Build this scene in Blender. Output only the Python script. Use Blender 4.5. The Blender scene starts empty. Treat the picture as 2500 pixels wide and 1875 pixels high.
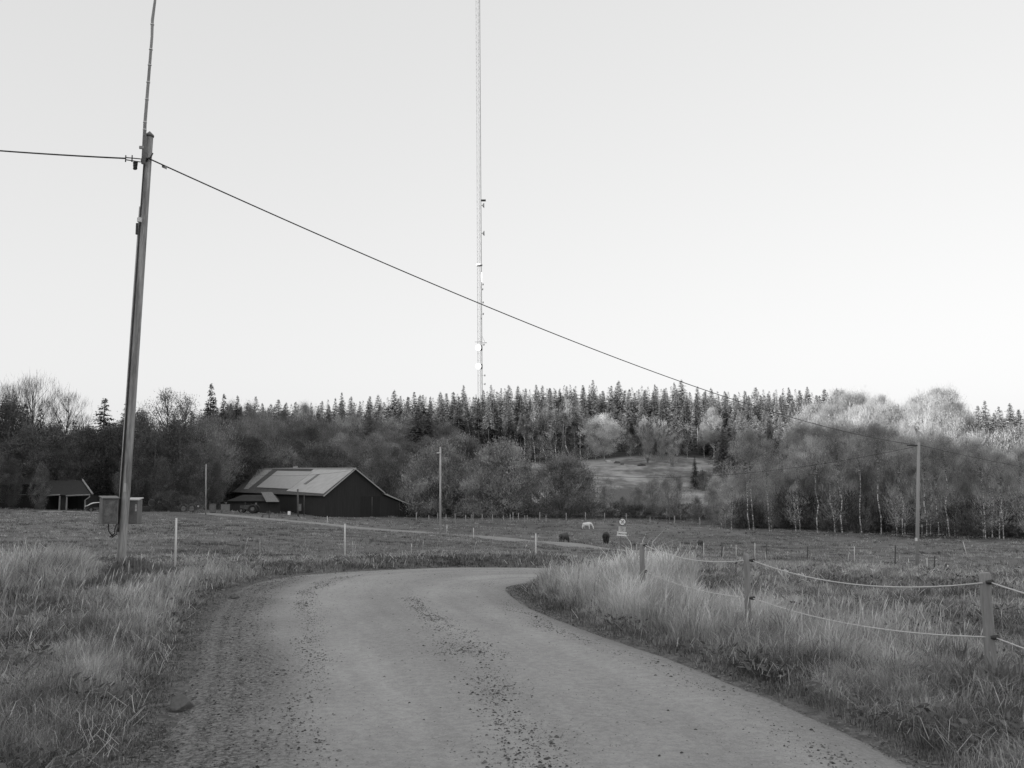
import bpy, math, random
import numpy as np
from mathutils import Vector, Matrix, Euler

random.seed(7)
rng = np.random.default_rng(11)
SC = bpy.context.scene
COL = SC.collection
R = math.radians

# ------------------------------------------------------------------ camera
F = 2300.0
PITCH = 6.9
CAMZ = 1.65
cam_d = bpy.data.cameras.new('camera')
cam_d.sensor_width = 36
cam_d.lens = 36 * F / 2500
cam_d.clip_start = 0.1
cam_d.clip_end = 6000
cam = bpy.data.objects.new('camera', cam_d)
COL.objects.link(cam)
CM = Matrix.Rotation(R(90 + PITCH), 3, 'X') @ Matrix.Rotation(R(-0.35), 3, 'Z')
cam.matrix_world = Matrix.Translation((0, 0, CAMZ)) @ CM.to_4x4()
SC.camera = cam


def ray(px, py):
    return CM @ Vector(((px - 1250) / F, -(py - 937.5) / F, -1))


def at(px, py, Y):
    d = ray(px, py)
    return Vector((0, 0, CAMZ)) + d * (Y / d.y)


# ------------------------------------------------------------------ terrain
CP = []


def c_(px, py, Y):
    p = at(px, py, Y)
    CP.append((p.x, p.y, p.z))


for a in [(842, 1374, 30), (1308, 1372, 40), (1156, 1321, 90), (1091, 1306, 105), (800, 1286, 112), (794, 1263, 140), (1000, 1269, 140),
          (500, 1250, 130), (0, 1245, 125), (240, 1250, 128), (1075, 1308, 88), (2238, 1385, 60), (1480, 1327, 90), (1375, 1323, 90), (1435, 1284, 122),
          (1380, 1262, 145), (1600, 1272, 140), (1800, 1290, 125), (2150, 1305, 112), (2450, 1322, 98), (1515, 1331, 80), (1430, 1339, 72), (1600, 1350, 60), (1761, 1364, 58),
          (1870, 1364, 58), (2086, 1374, 56), (2389, 1404, 45), (560, 1290, 75), (200, 1300, 60), (-200, 1300, 60), (1000, 1340, 55), (2700, 1390, 60),
          (1400, 1128, 245), (1150, 1130, 250), (1600, 1110, 250), (1750, 1116, 250), (1450, 1180, 205), (1330, 1184, 205), (1700, 1180, 205),
          (1650, 1240, 168), (1400, 1245, 168), (900, 1150, 230), (650, 1165, 230), (600, 1120, 320), (1000, 1095, 320), (1400, 1080, 320),
          (1900, 1090, 320), (2300, 1115, 300), (2600, 1130, 300), (2200, 1170, 220), (1950, 1165, 220), (0, 1190, 250), (300, 1185, 250),
          (-300, 1190, 250), (2700, 1200, 200), (2450, 1250, 160)]:
    c_(*a)
for x in (-300, -100, 0, 100, 300):
    CP.append((x, -150, 0.0))
for x, y in ((0, 0), (4, 4), (-4, 4), (8, 8), (-8, 8), (0, 14), (5, 18), (-6, 20), (0, 23), (12, 14), (-14, 20), (-14, 10), (14, 6)):
    CP.append((x, y, 0.0))
for x, y, z in ((-500, 500, 25), (0, 600, 32), (500, 500, 25), (-500, 100, 5), (500, 100, 5), (-1000, 900, 30), (1000, 900, 30), (0, 1300, 30)):
    CP.append((x, y, z))
CP = np.array(CP)


def _phi(r2):
    return 0.5 * r2 * np.log(r2 + 1e-9)


_S = 100.0
_P = CP[:, :2] / _S
_n = len(_P)
_A = np.zeros((_n + 3, _n + 3))
_d2 = ((_P[:, None] - _P[None]) ** 2).sum(-1)
_A[:_n, :_n] = _phi(_d2) + np.eye(_n) * 1e-5
_A[:_n, _n] = 1
_A[:_n, _n + 1:] = _P
_A[_n:, :_n] = _A[:_n, _n:].T
_W = np.linalg.solve(_A, np.concatenate([CP[:, 2], np.zeros(3)]))


def hash2(ix, iy, seed):
    h = (ix.astype(np.int64) * 374761393 + iy.astype(np.int64) * 668265263 + seed * 1442695041) & 0xffffffff
    h = ((h ^ (h >> 13)) * 1274126177) & 0xffffffff
    h = h ^ (h >> 16)
    return (h & 0xffff) / 65535.0


def vn(x, y, s, seed=0):
    """value noise 0..1"""
    x = np.asarray(x, float) / s
    y = np.asarray(y, float) / s
    ix, iy = np.floor(x), np.floor(y)
    fx, fy = x - ix, y - iy
    fx = fx * fx * (3 - 2 * fx)
    fy = fy * fy * (3 - 2 * fy)
    a = hash2(ix, iy, seed); b = hash2(ix + 1, iy, seed)
    c = hash2(ix, iy + 1, seed); d = hash2(ix + 1, iy + 1, seed)
    return (a * (1 - fx) + b * fx) * (1 - fy) + (c * (1 - fx) + d * fx) * fy


def sst(a, b, x):
    t = np.clip((x - a) / (b - a), 0, 1)
    return t * t * (3 - 2 * t)


def g0(x, y):
    x = np.atleast_1d(np.asarray(x, float)); y = np.atleast_1d(np.asarray(y, float))
    out = np.empty(x.shape)
    xf, yf, of = x.ravel(), y.ravel(), out.ravel()
    for i in range(0, len(xf), 20000):
        q = np.stack([xf[i:i + 20000], yf[i:i + 20000]], 1) / _S
        d2 = ((q[:, None] - _P[None]) ** 2).sum(-1)
        of[i:i + 20000] = _phi(d2) @ _W[:_n] + _W[_n] + q @ _W[_n + 1:]
    z = of.reshape(x.shape)
    r = np.hypot(x, y)
    return z * sst(17, 33, r)


def g0s(x, y):
    return float(g0([x], [y])[0])


def hit(px, py, extra=0.0):
    d = ray(px, py)
    ts = np.concatenate([np.arange(3, 60, .25), np.arange(60, 420, 1.0)])
    xs = d.x / d.y * ts; ys = ts
    zs = CAMZ + d.z / d.y * ts
    g = g0(xs, ys) + extra
    k = np.where(zs < g)[0]
    i = k[0] if len(k) else len(ts) - 1
    return Vector((xs[i], ys[i], g[i]))


# ------------------------------------------------------------------ road outline
LR = [((-2.6, -30), (2.9, -30)), ((-2.4, -8), (2.9, -8)), ((-2.2, 0), (2.85, 0)), ((-2.2, 4), (2.7, 4)), ((-2.25, 5.75), (2.6, 5.75)), ((-2.6, 7.1), (2.38, 7.3)),
      ((-3.3, 9.7), (1.86, 9.5)), ((-4.07, 12.3), (1.1, 11.9)), ((-4.67, 14.8), (.6, 13.6)), ((-5.18, 17.3), (.3, 15)), ((-5.24, 19.5), (.13, 16.3)),
      ((-4.74, 21.1), (.02, 17.3)), ((-3.38, 22.2), (.1, 18)), ((-1.7, 22.9), (.5, 18.6)), ((0, 22.7), (1.3, 19)), ((1.3, 22.4), (2.4, 19.3)),
      ((2.0, 23.4), (3.7, 20.4)), ((2.2, 26), (4.1, 23.5)), ((2.5, 31), (4.7, 30.5)), ((3.7, 40), (6.5, 39)), ((5.0, 47), (7.9, 47))]
far_px = [(1580, 1348), (1430, 1337), (1250, 1318), (1080, 1304), (900, 1291), (800, 1281), (700, 1272), (600, 1262), (500, 1254)]
fc = [hit(*p) for p in far_px]
for i, p in enumerate(fc):
    q = fc[min(i + 1, len(fc) - 1)]; o = fc[max(i - 1, 0)]
    t = Vector((q.x - o.x, q.y - o.y)).normalized()
    n = Vector((-t.y, t.x)) * 1.7
    LR.append(((p.x + n.x, p.y + n.y), (p.x - n.x, p.y - n.y)))


def catmull(P, step):
    P = np.array(P, float)
    P = np.vstack([2 * P[0] - P[1], P, 2 * P[-1] - P[-2]])
    out = []
    for i in range(1, len(P) - 2):
        p0, p1, p2, p3 = P[i - 1:i + 3]
        for k in range(step):
            t = k / step
            out.append(.5 * ((2 * p1) + (-p0 + p2) * t + (2 * p0 - 5 * p1 + 4 * p2 - p3) * t * t + (-p0 + 3 * p1 - 3 * p2 + p3) * t ** 3))
    out.append(P[-2])
    return np.array(out)


ST = 22
EL = catmull([a for a, b in LR], ST)
ER = catmull([b for a, b in LR], ST)
EC = (EL + ER) / 2


def seg_dist(x, y, L):
    """distance of points to polyline L"""
    x = np.asarray(x, np.float32).ravel(); y = np.asarray(y, np.float32).ravel()
    A = L[:-1].astype(np.float32); B = L[1:].astype(np.float32); D = B - A
    dd = (D ** 2).sum(1) + 1e-9
    out = np.empty(len(x), np.float32)
    for i in range(0, len(x), 8000):
        px = x[i:i + 8000, None] - A[None, :, 0]; py = y[i:i + 8000, None] - A[None, :, 1]
        t = np.clip((px * D[:, 0] + py * D[:, 1]) / dd, 0, 1)
        out[i:i + 8000] = np.sqrt(((px - t * D[:, 0]) ** 2 + (py - t * D[:, 1]) ** 2).min(1))
    return out


def thin(L, tol=.35):
    keep = [0]
    for i in range(1, len(L)):
        if np.hypot(*(L[i] - L[keep[-1]])) > tol or i == len(L) - 1:
            keep.append(i)
    return L[keep]


ELt, ERt = thin(EL), thin(ER)
POLY = np.vstack([ELt, ERt[::-1]])


def inside(x, y):
    x = np.asarray(x, float).ravel(); y = np.asarray(y, float).ravel()
    A = POLY; B = np.roll(POLY, -1, 0)
    out = np.zeros(len(x), bool)
    for i in range(0, len(x), 20000):
        X = x[i:i + 20000, None]; Y = y[i:i + 20000, None]
        c = ((A[:, 1] > Y) != (B[:, 1] > Y)) & (X < (B[:, 0] - A[:, 0]) * (Y - A[:, 1]) / (B[:, 1] - A[:, 1] + 1e-12) + A[:, 0])
        out[i:i + 20000] = c.sum(1) % 2 == 1
    return out


def road_d(x, y):
    """signed distance to the road edge, negative on the road; also distances to each edge"""
    dl = seg_dist(x, y, ELt); dr = seg_dist(x, y, ERt)
    ins = inside(x, y)
    d = np.minimum(dl, dr)
    return np.where(ins, -d, d), dl, dr


def relief(x, y, d, dl=None, dr=None):
    """verge bank and tussocky bumps; d = signed road distance"""
    r = np.hypot(x, y)
    near = 1 - sst(60, 110, r)
    v = sst(0.0, 1.6, d)
    rgt = sst(-.5, .8, x - np.interp(y, [0, 8, 12, 16, 18, 21, 30], [.5, -.2, -1.2, -2.0, -2.2, 3.5, 5]))
    b = (.16 - .14 * rgt) * v * (1 - sst(26, 40, r)) - .16 * rgt * sst(1.0, 2.4, d) * (1 - .5 * sst(13, 19, y)) * (1 - sst(30, 45, y)) + .10 * (vn(x, y, 2.3, 1) - .5) * v * near + .05 * (vn(x, y, .8, 2) - .5) * v * near
    b = b + .20 * (vn(x, y, 14, 3) - .5) * v * sst(25, 60, r) + .12 * (vn(x, y, 2.6, 4) - .5) * v * sst(24, 34, r)
    # shallow ditch beyond the road embankment on the far side
    return b


def ground(x, y):
    x = np.atleast_1d(np.asarray(x, float)); y = np.atleast_1d(np.asarray(y, float))
    d, _, _ = road_d(x, y)
    d = d.reshape(x.shape)
    return g0(x, y) + relief(x, y, d) * (d > 0)


def gz(x, y):
    return float(ground([x], [y])[0])


def P(px, py, Y):
    """point on the ground at the depth Y under pixel column px (near row py)"""
    p = at(px, py, Y)
    return Vector((p.x, p.y, gz(p.x, p.y)))


# ------------------------------------------------------------------ materials
MATS = {}


def nodes_of(name):
    m = bpy.data.materials.new(name)
    m.use_nodes = True
    nt = m.node_tree
    nt.nodes.clear()
    out = nt.nodes.new('ShaderNodeOutputMaterial')
    return m, nt, out


class NB:
    def __init__(s, nt): s.nt = nt
    def n(s, t, **k):
        nd = s.nt.nodes.new(t)
        for a, b in k.items(): setattr(nd, a, b)
        return nd
    def l(s, a, b): s.nt.links.new(a, b)
    def noise(s, scale, detail=4, vec=None, rough=.55):
        nd = s.n('ShaderNodeTexNoise'); nd.inputs['Scale'].default_value = scale; nd.inputs['Detail'].default_value = detail
        nd.inputs['Roughness'].default_value = rough
        if vec is not None: s.l(vec, nd.inputs['Vector'])
        return nd.outputs['Fac']
    def ramp(s, fac, a, b, v0=0.0, v1=1.0):
        nd = s.n('ShaderNodeMapRange'); nd.interpolation_type = 'SMOOTHSTEP'
        s.l(fac, nd.inputs['Value'])
        nd.inputs['From Min'].default_value = a; nd.inputs['From Max'].default_value = b
        nd.inputs['To Min'].default_value = v0; nd.inputs['To Max'].default_value = v1
        return nd.outputs['Result']
    def math(s, op, a, b):
        nd = s.n('ShaderNodeMath', operation=op)
        for i, v in enumerate((a, b)):
            if isinstance(v, (int, float)): nd.inputs[i].default_value = v
            else: s.l(v, nd.inputs[i])
        return nd.outputs[0]
    def mix(s, f, a, b):
        nd = s.n('ShaderNodeMix', data_type='FLOAT')
        for i, v in ((0, f), (2, a), (3, b)):
            if isinstance(v, (int, float)): nd.inputs[i].default_value = v
            else: s.l(v, nd.inputs[i])
        return nd.outputs[0]
    def mapping(s, scale, coord='Object'):
        tc = s.n('ShaderNodeTexCoord'); mp = s.n('ShaderNodeMapping'); mp.inputs['Scale'].default_value = scale
        s.l(tc.outputs[coord], mp.inputs['Vector'])
        return mp.outputs[0]
    def attr(s, name):
        nd = s.n('ShaderNodeAttribute'); nd.attribute_name = name
        return nd.outputs['Fac']


def grey(name, v, rough=.85, var=.25, scale=3.0, stretch=(1, 1, 1), bump=0.0, metal=0.0, bscale=None, dist=.02):
    if name in MATS: return MATS[name]
    m, nt, out = nodes_of(name)
    b = NB(nt)
    vec = b.mapping(stretch)
    n1 = b.noise(scale, 5, vec)
    n2 = b.noise(scale * 7, 3, vec)
    f = b.math('ADD', b.math('MULTIPLY', n1, .65), b.math('MULTIPLY', n2, .35))
    val = b.ramp(f, .3, .7, v * (1 - var), v * (1 + var))
    p = b.n('ShaderNodeBsdfPrincipled')
    p.inputs['Roughness'].default_value = rough
    p.inputs['Metallic'].default_value = metal
    b.l(val, p.inputs['Base Color'])
    if bump:
        bp = b.n('ShaderNodeBump'); bp.inputs['Strength'].default_value = bump; bp.inputs['Distance'].default_value = dist
        b.l(b.noise(bscale or scale * 6, 5, vec), bp.inputs['Height']); b.l(bp.outputs[0], p.inputs['Normal'])
    b.l(p.outputs[0], out.inputs['Surface'])
    MATS[name] = m
    return m


def foliage(name, v, spread=.5, trans=.3, objvar=.25):
    """v base tone, per-leaf tone from the attribute 'tone', slight difference from tree to tree"""
    if name in MATS: return MATS[name]
    m, nt, out = nodes_of(name)
    b = NB(nt)
    t = b.attr('tone')
    oi = b.n('ShaderNodeObjectInfo')
    k = b.ramp(oi.outputs['Random'], 0, 1, 1 - objvar, 1 + objvar)
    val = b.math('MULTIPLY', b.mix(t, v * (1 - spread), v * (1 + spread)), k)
    d = b.n('ShaderNodeBsdfDiffuse'); tr = b.n('ShaderNodeBsdfTranslucent'); mx = b.n('ShaderNodeMixShader')
    b.l(val, d.inputs['Color']); b.l(val, tr.inputs['Color'])
    mx.inputs[0].default_value = trans
    b.l(d.outputs[0], mx.inputs[1]); b.l(tr.outputs[0], mx.inputs[2]); b.l(mx.outputs[0], out.inputs['Surface'])
    MATS[name] = m
    return m


def birch_bark():
    m, nt, out = nodes_of('birch_bark')
    b = NB(nt)
    n = b.noise(1.0, 4, b.mapping((2, 2, 5)))
    n2 = b.noise(.6, 2, b.mapping((1, 1, .5)))
    val = b.mix(b.ramp(b.math('ADD', n, b.math('MULTIPLY', n2, .4)), .56, .74), .72, .12)
    p = b.n('ShaderNodeBsdfPrincipled'); p.inputs['Roughness'].default_value = .8
    b.l(val, p.inputs['Base Color']); b.l(p.outputs[0], out.inputs['Surface'])
    return m


def ground_mat():
    m, nt, out = nodes_of('meadow_soil')
    b = NB(nt)
    vec = b.mapping((1, 1, 1))
    big = b.noise(.045, 4, vec)
    mid = b.noise(.35, 5, vec, .6)
    st = b.noise(1.0, 5, b.mapping((.6, 2.2, 1)), .65)
    fine = b.noise(7, 5, vec, .7)
    f = b.math('ADD', b.math('ADD', b.math('MULTIPLY', big, .3), b.math('MULTIPLY', mid, .3)), b.math('ADD', b.math('MULTIPLY', st, .2), b.math('MULTIPLY', fine, .2)))
    field = b.ramp(f, .36, .64, .11, .25)
    tuss = b.ramp(b.math('ADD', b.noise(.5, 3, b.mapping((.7, 1.6, 1)), .5), b.math('MULTIPLY', st, .35)), .74, .83)
    field = b.mix(b.math('MULTIPLY', tuss, .55), field, .05)
    dry = b.ramp(b.math('ADD', b.noise(.07, 5, b.mapping((1, .6, 1)), .6), b.math('MULTIPLY', b.math('SUBTRACT', mid, .5), .3)), .40, .62, .15, .42)
    field = b.mix(b.attr('dry'), field, dry)
    forest = b.ramp(mid, .3, .7, .03, .07)
    val = b.mix(b.attr('forest'), field, forest)
    soil = b.ramp(fine, .35, .65, .10, .2)
    val = b.mix(b.attr('soil'), val, soil)
    p = b.n('ShaderNodeBsdfPrincipled'); p.inputs['Roughness'].default_value = 1.0
    p.inputs['Specular IOR Level'].default_value = .1
    b.l(val, p.inputs['Base Color'])
    bp = b.n('ShaderNodeBump'); bp.inputs['Strength'].default_value = .8; bp.inputs['Distance'].default_value = .12
    b.l(b.math('ADD', fine, mid), bp.inputs['Height']); b.l(bp.outputs[0], p.inputs['Normal'])
    b.l(p.outputs[0], out.inputs['Surface'])
    return m


def road_mat():
    m, nt, out = nodes_of('gravel_road')
    b = NB(nt)
    vec = b.mapping((1, 1, 1))
    uv = b.mapping((9, .16, 1), 'UV')
    streak = b.noise(1.0, 4, uv, .5)
    big = b.noise(.55, 4, vec)
    blot = b.noise(1.0, 5, b.mapping((.9, .35, 1)), .6)
    fine = b.noise(60, 4, vec, .8)
    peb = b.noise(24, 3, vec, .7)
    grit = b.noise(110, 3, vec, .9)
    f = b.math('ADD', b.math('ADD', b.math('MULTIPLY', big, .16), b.math('MULTIPLY', blot, .2)), b.math('ADD', b.math('MULTIPLY', streak, .3), b.math('ADD', b.math('MULTIPLY', fine, .17), b.math('MULTIPLY', grit, .17))))
    mott = b.noise(15, 4, vec, .8)
    base = b.math('MULTIPLY', b.ramp(f, .36, .64, .27, .40), b.ramp(mott, .3, .7, .86, 1.12))
    base = b.math('MULTIPLY', base, b.math('ADD', .94, b.math('MULTIPLY', b.attr('track'), .13)))
    speck = b.ramp(b.noise(38, 2, vec, .9), .66, .72)
    base = b.mix(b.math('MULTIPLY', speck, .45), base, .13)
    coarse = b.attr('coarse')
    cval = b.ramp(b.math('ADD', b.math('MULTIPLY', peb, .6), b.math('MULTIPLY', fine, .4)), .38, .62, .07, .27)
    val = b.mix(coarse, base, cval)
    n_ = b.ramp(b.noise(9, 5, vec, .75), .62, .70)
    val = b.mix(b.math('MULTIPLY', b.math('MULTIPLY', n_, b.attr('strip')), .75), val, .12)
    p = b.n('ShaderNodeBsdfPrincipled'); p.inputs['Roughness'].default_value = .95
    p.inputs['Specular IOR Level'].default_value = .2
    b.l(val, p.inputs['Base Color'])
    h = b.math('ADD', b.math('MULTIPLY', fine, .5), b.math('MULTIPLY', peb, b.math('ADD', .25, b.math('MULTIPLY', coarse, 1.2))))
    bp = b.n('ShaderNodeBump'); bp.inputs['Strength'].default_value = .7; bp.inputs['Distance'].default_value = .025
    b.l(h, bp.inputs['Height']); b.l(bp.outputs[0], p.inputs['Normal'])
    b.l(p.outputs[0], out.inputs['Surface'])
    return m


# ------------------------------------------------------------------ object helpers
def tag(o, label=None, cat=None, group=None, kind=None):
    if label: o['label'] = label
    if cat: o['category'] = cat
    if group: o['group'] = group
    if kind: o['kind'] = kind
    return o


def thing(name, loc, label, cat, group=None):
    o = bpy.data.objects.new(name, None)
    COL.objects.link(o)
    o.location = loc
    o.empty_display_size = .2
    return tag(o, label, cat, group)


def np_mesh(name, V, faces_flat, nper, attrs=None, smooth=False, uv=None):
    me = bpy.data.meshes.new(name)
    V = np.asarray(V, np.float32)
    faces_flat = np.asarray(faces_flat, np.int32)
    nper = np.asarray(nper, np.int32)
    me.vertices.add(len(V)); me.vertices.foreach_set('co', V.ravel())
    me.loops.add(len(faces_flat)); me.loops.foreach_set('vertex_index', faces_flat)
    me.polygons.add(len(nper))
    st = np.concatenate([[0], np.cumsum(nper)[:-1]]).astype(np.int32)
    me.polygons.foreach_set('loop_start', st)
    me.polygons.foreach_set('loop_total', nper)
    me.polygons.foreach_set('use_smooth', np.full(len(nper), smooth))
    me.update(calc_edges=True)
    for k, v in (attrs or {}).items():
        a = me.attributes.new(k, 'FLOAT', 'POINT')
        a.data.foreach_set('value', np.asarray(v, np.float32).ravel())
    if uv is not None:
        l = me.uv_layers.new(name='UVMap')
        l.data.foreach_set('uv', np.asarray(uv, np.float32)[faces_flat].ravel())
    return me


def link(name, me, mat, parent=None, loc=None):
    o = bpy.data.objects.new(name, me)
    COL.objects.link(o)
    if mat: me.materials.append(mat)
    if parent: o.parent = parent
    if loc is not None: o.location = loc
    return o


class MB:
    """collects faces in world space; build() links them as one mesh object under its thing"""
    def __init__(s): s.v = []; s.f = []; s.sm = []
    def add(s, vs, fs, sm=False):
        n = len(s.v)
        s.v += [tuple(v) for v in vs]
        s.f += [tuple(i + n for i in f) for f in fs]
        s.sm += [sm] * len(fs)
        return s
    def box(s, a, b, M=None):
        x0, y0, z0 = a; x1, y1, z1 = b
        vs = [Vector(p) for p in ((x0, y0, z0), (x1, y0, z0), (x1, y1, z0), (x0, y1, z0), (x0, y0, z1), (x1, y0, z1), (x1, y1, z1), (x0, y1, z1))]
        if M: vs = [M @ v for v in vs]
        return s.add(vs, [(3, 2, 1, 0), (4, 5, 6, 7), (0, 1, 5, 4), (1, 2, 6, 5), (2, 3, 7, 6), (3, 0, 4, 7)])
    def tube(s, pts, rad, n=8, cap=True, sm=True):
        pts = [Vector(p) for p in pts]
        if not hasattr(rad, '__len__'): rad = [rad] * len(pts)
        vs = []
        up = None
        for i, p in enumerate(pts):
            t = (pts[min(i + 1, len(pts) - 1)] - pts[max(i - 1, 0)]).normalized()
            if up is None:
                up = Vector((1, 0, 0)) if abs(t.x) < .8 else Vector((0, 1, 0))
            a = (up - t * up.dot(t)).normalized(); up = a
            b = t.cross(a)
            for k in range(n):
                an = 2 * math.pi * k / n
                vs.append(p + (a * math.cos(an) + b * math.sin(an)) * rad[i])
        fs = []
        for i in range(len(pts) - 1):
            for k in range(n):
                fs.append((i * n + k, i * n + (k + 1) % n, (i + 1) * n + (k + 1) % n, (i + 1) * n + k))
        s.add(vs, fs, sm)
        if cap:
            m = len(s.v) - len(vs)
            s.f.append(tuple(m + k for k in range(n))[::-1]); s.sm.append(False)
            e = m + (len(pts) - 1) * n
            s.f.append(tuple(e + k for k in range(n))); s.sm.append(False)
        return s
    def quad_slab(s, q, th):
        """thin slab: quad corners q thickened along its normal, downward/backward by th"""
        q = [Vector(p) for p in q]
        n = (q[1] - q[0]).cross(q[3] - q[0]).normalized()
        return s.add(q + [p - n * th for p in q], [(0, 1, 2, 3), (7, 6, 5, 4), (0, 4, 5, 1), (1, 5, 6, 2), (2, 6, 7, 3), (3, 7, 4, 0)])
    def build(s, name, mat, parent=None, local=False):
        off = Vector((0, 0, 0))
        if parent and not local:
            off = Vector(parent.location)
            if parent.parent: off = off + Vector(parent.parent.location)
        me = bpy.data.meshes.new(name)
        me.from_pydata([tuple(Vector(v) - off) for v in s.v], [], s.f)
        me.polygons.foreach_set('use_smooth', s.sm)
        me.update()
        return link(name, me, mat, parent)


def catenary(a, b, sag, n=24):
    a, b = Vector(a), Vector(b)
    return [a.lerp(b, t) - Vector((0, 0, 4 * sag * t * (1 - t))) for t in (i / n for i in range(n + 1))]


# ------------------------------------------------------------------ world and sun
SUN_EL = 7.0
SUN_TO = Vector((.78, .62, 0)).normalized()       # the way the light travels, across the ground
w = bpy.data.worlds.new('World')
SC.world = w
w.use_nodes = True
nt = w.node_tree
nt.nodes.clear()
b = NB(nt)
sky = b.n('ShaderNodeTexSky', sky_type='NISHITA', sun_disc=False)
sky.sun_elevation = R(SUN_EL)
sky.sun_rotation = math.atan2(-SUN_TO.x, -SUN_TO.y)
sky.air_density = 1.0; sky.dust_density = 3.0; sky.ozone_density = 1.0
bw = b.n('ShaderNodeRGBToBW')
b.l(sky.outputs[0], bw.inputs[0])
gm = b.math('POWER', bw.outputs[0], .28)
bg = b.n('ShaderNodeBackground'); bg.inputs['Strength'].default_value = .15
b.l(b.math('MULTIPLY', gm, 1.73), bg.inputs['Color'])
wo = b.n('ShaderNodeOutputWorld')
b.l(bg.outputs[0], wo.inputs['Surface'])
sd = bpy.data.lights.new('sun', 'SUN')
sd.energy = 3.0
sd.angle = R(.5)
sun = bpy.data.objects.new('sun', sd)
COL.objects.link(sun)
dirv = Vector((SUN_TO.x * math.cos(R(SUN_EL)), SUN_TO.y * math.cos(R(SUN_EL)), -math.sin(R(SUN_EL))))
sun.rotation_euler = dirv.to_track_quat('-Z', 'Y').to_euler()
SC.view_settings.view_transform = 'Standard'
SC.view_settings.look = 'None'
SC.view_settings.exposure = 1.5
SC.view_settings.gamma = 1

# ------------------------------------------------------------------ ground sheet
def graded(segs):
    out = []
    for a, b_, st in segs:
        out += list(np.arange(a, b_, st))
    return np.array(out + [segs[-1][1]])


gx = graded([(-1400, -400, 100), (-400, -160, 20), (-160, -60, 5), (-60, -16, 1.4), (-16, 12, .28), (12, 40, 1.2), (40, 140, 4), (140, 400, 20), (400, 1400, 100)])
gy = graded([(-170, -30, 20), (-30, 2, 1.5), (2, 32, .28), (32, 70, .9), (70, 170, 2.5), (170, 340, 5), (340, 600, 20), (600, 1500, 100)])
GX, GY = np.meshgrid(gx, gy)
gd, gdl, gdr = road_d(GX, GY)
gd = gd.reshape(GX.shape)
GZ = g0(GX, GY) + relief(GX, GY, gd) * (gd > 0)
GZ = GZ - .10 * sst(.1, .5, -gd)
ny, nx = GX.shape
idx = np.arange(nx * ny).reshape(ny, nx)
fq = np.stack([idx[:-1, :-1], idx[:-1, 1:], idx[1:, 1:], idx[1:, :-1]], -1).reshape(-1, 4)
pxs = 1250 + F * GX / np.maximum(GY, 1)            # picture column, only used to lay out meadow and wood as the hillside has them
clear = ((GY > 150) & (GY < 252) & (GX > 4) & (GX < 62)).astype(float)
wood = sst(143, 150, GY + .06 * np.abs(GX) + 22 * sst(25, 60, GX) + 12 * sst(-10, -60, -(-GX)) * 0)
wood = np.where(GX > 40, sst(96, 110, GY + .25 * (GX - 40)), wood)
wood = np.where(GX < -62, sst(126, 132, GY), wood)
inclr = (GY > 150) & (GY < 250) & (GX / GY > .02) & (GX / GY < .235)
wood = np.where(inclr, 0, wood)
dry = np.where(inclr, 1.0, 0.0)
soil = 1 - sst(.0, .35, gd)
me = np_mesh('ground', np.stack([GX, GY, GZ], -1).reshape(-1, 3), fq.ravel(), np.full(len(fq), 4),
             {'forest': wood, 'dry': dry, 'soil': soil}, smooth=True)
tag(link('ground', me, ground_mat()), kind='structure')

# road sheet
nu = 26
rows = []
for k, u in enumerate(np.linspace(0, 1, nu)):
    rows.append(EL * (1 - u) + ER * u)
RW = np.stack(rows, 1)
rx, ry = RW[..., 0], RW[..., 1]
u = np.broadcast_to(np.linspace(0, 1, nu), rx.shape)
sl = np.concatenate([[0], np.cumsum(np.hypot(*np.diff(EC, axis=0).T))])
vv = np.broadcast_to(sl[:, None], rx.shape)
crown = .05 * np.sin(np.pi * u) - .016 * (np.exp(-((u - .38) / .07) ** 2) + np.exp(-((u - .76) / .07) ** 2))
wob = .012 * (vn(rx, ry, 1.1, 5) - .5)
rz = g0(rx, ry) + .012 + crown + wob
rz = rz - .05 * (1 - sst(0, .06, np.minimum(u, 1 - u)))
near = (vv < 30 + sl[0] + 60) & (ry < 24)
edge_l = 1 - sst(.11, .25, u + .07 * (vn(rx, ry, .9, 8) - .5))
edge_r = sst(.93, .99, u)
coarse = np.clip(edge_l * (1 - sst(17, 22, ry)) + .75 * edge_r, 0, 1) * (ry < 24) + .25 * (ry >= 24)
UC = np.interp(ry, [5.9, 8.5, 11.3, 15.2], [.485, .55, .61, .64]); UL = np.interp(ry, [5.8, 8.4, 11.5, 18], [.21, .22, .275, .3])
strip = np.clip(np.exp(-((u - UC) / .05) ** 2) * (1 - sst(15, 17, ry)) + np.exp(-((u - .9) / .05) ** 2) + .8 * np.exp(-((u - UL) / .045) ** 2), 0, 1)
ridx = np.arange(rx.size).reshape(rx.shape)
fr = np.stack([ridx[:-1, :-1], ridx[:-1, 1:], ridx[1:, 1:], ridx[1:, :-1]], -1).reshape(-1, 4)
me = np_mesh('road', np.stack([rx, ry, rz], -1).reshape(-1, 3), fr.ravel(), np.full(len(fr), 4),
             {'coarse': coarse, 'strip': strip, 'track': np.clip(np.exp(-((u - .36) / .05) ** 2) + .7 * np.exp(-((u - .47) / .03) ** 2) + np.exp(-((u - .70) / .045) ** 2) + .8 * np.exp(-((u - .82) / .03) ** 2), 0, 1)}, smooth=True, uv=np.stack([u.ravel(), vv.ravel()], 1))
tag(link('road', me, road_mat()), kind='structure')


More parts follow.
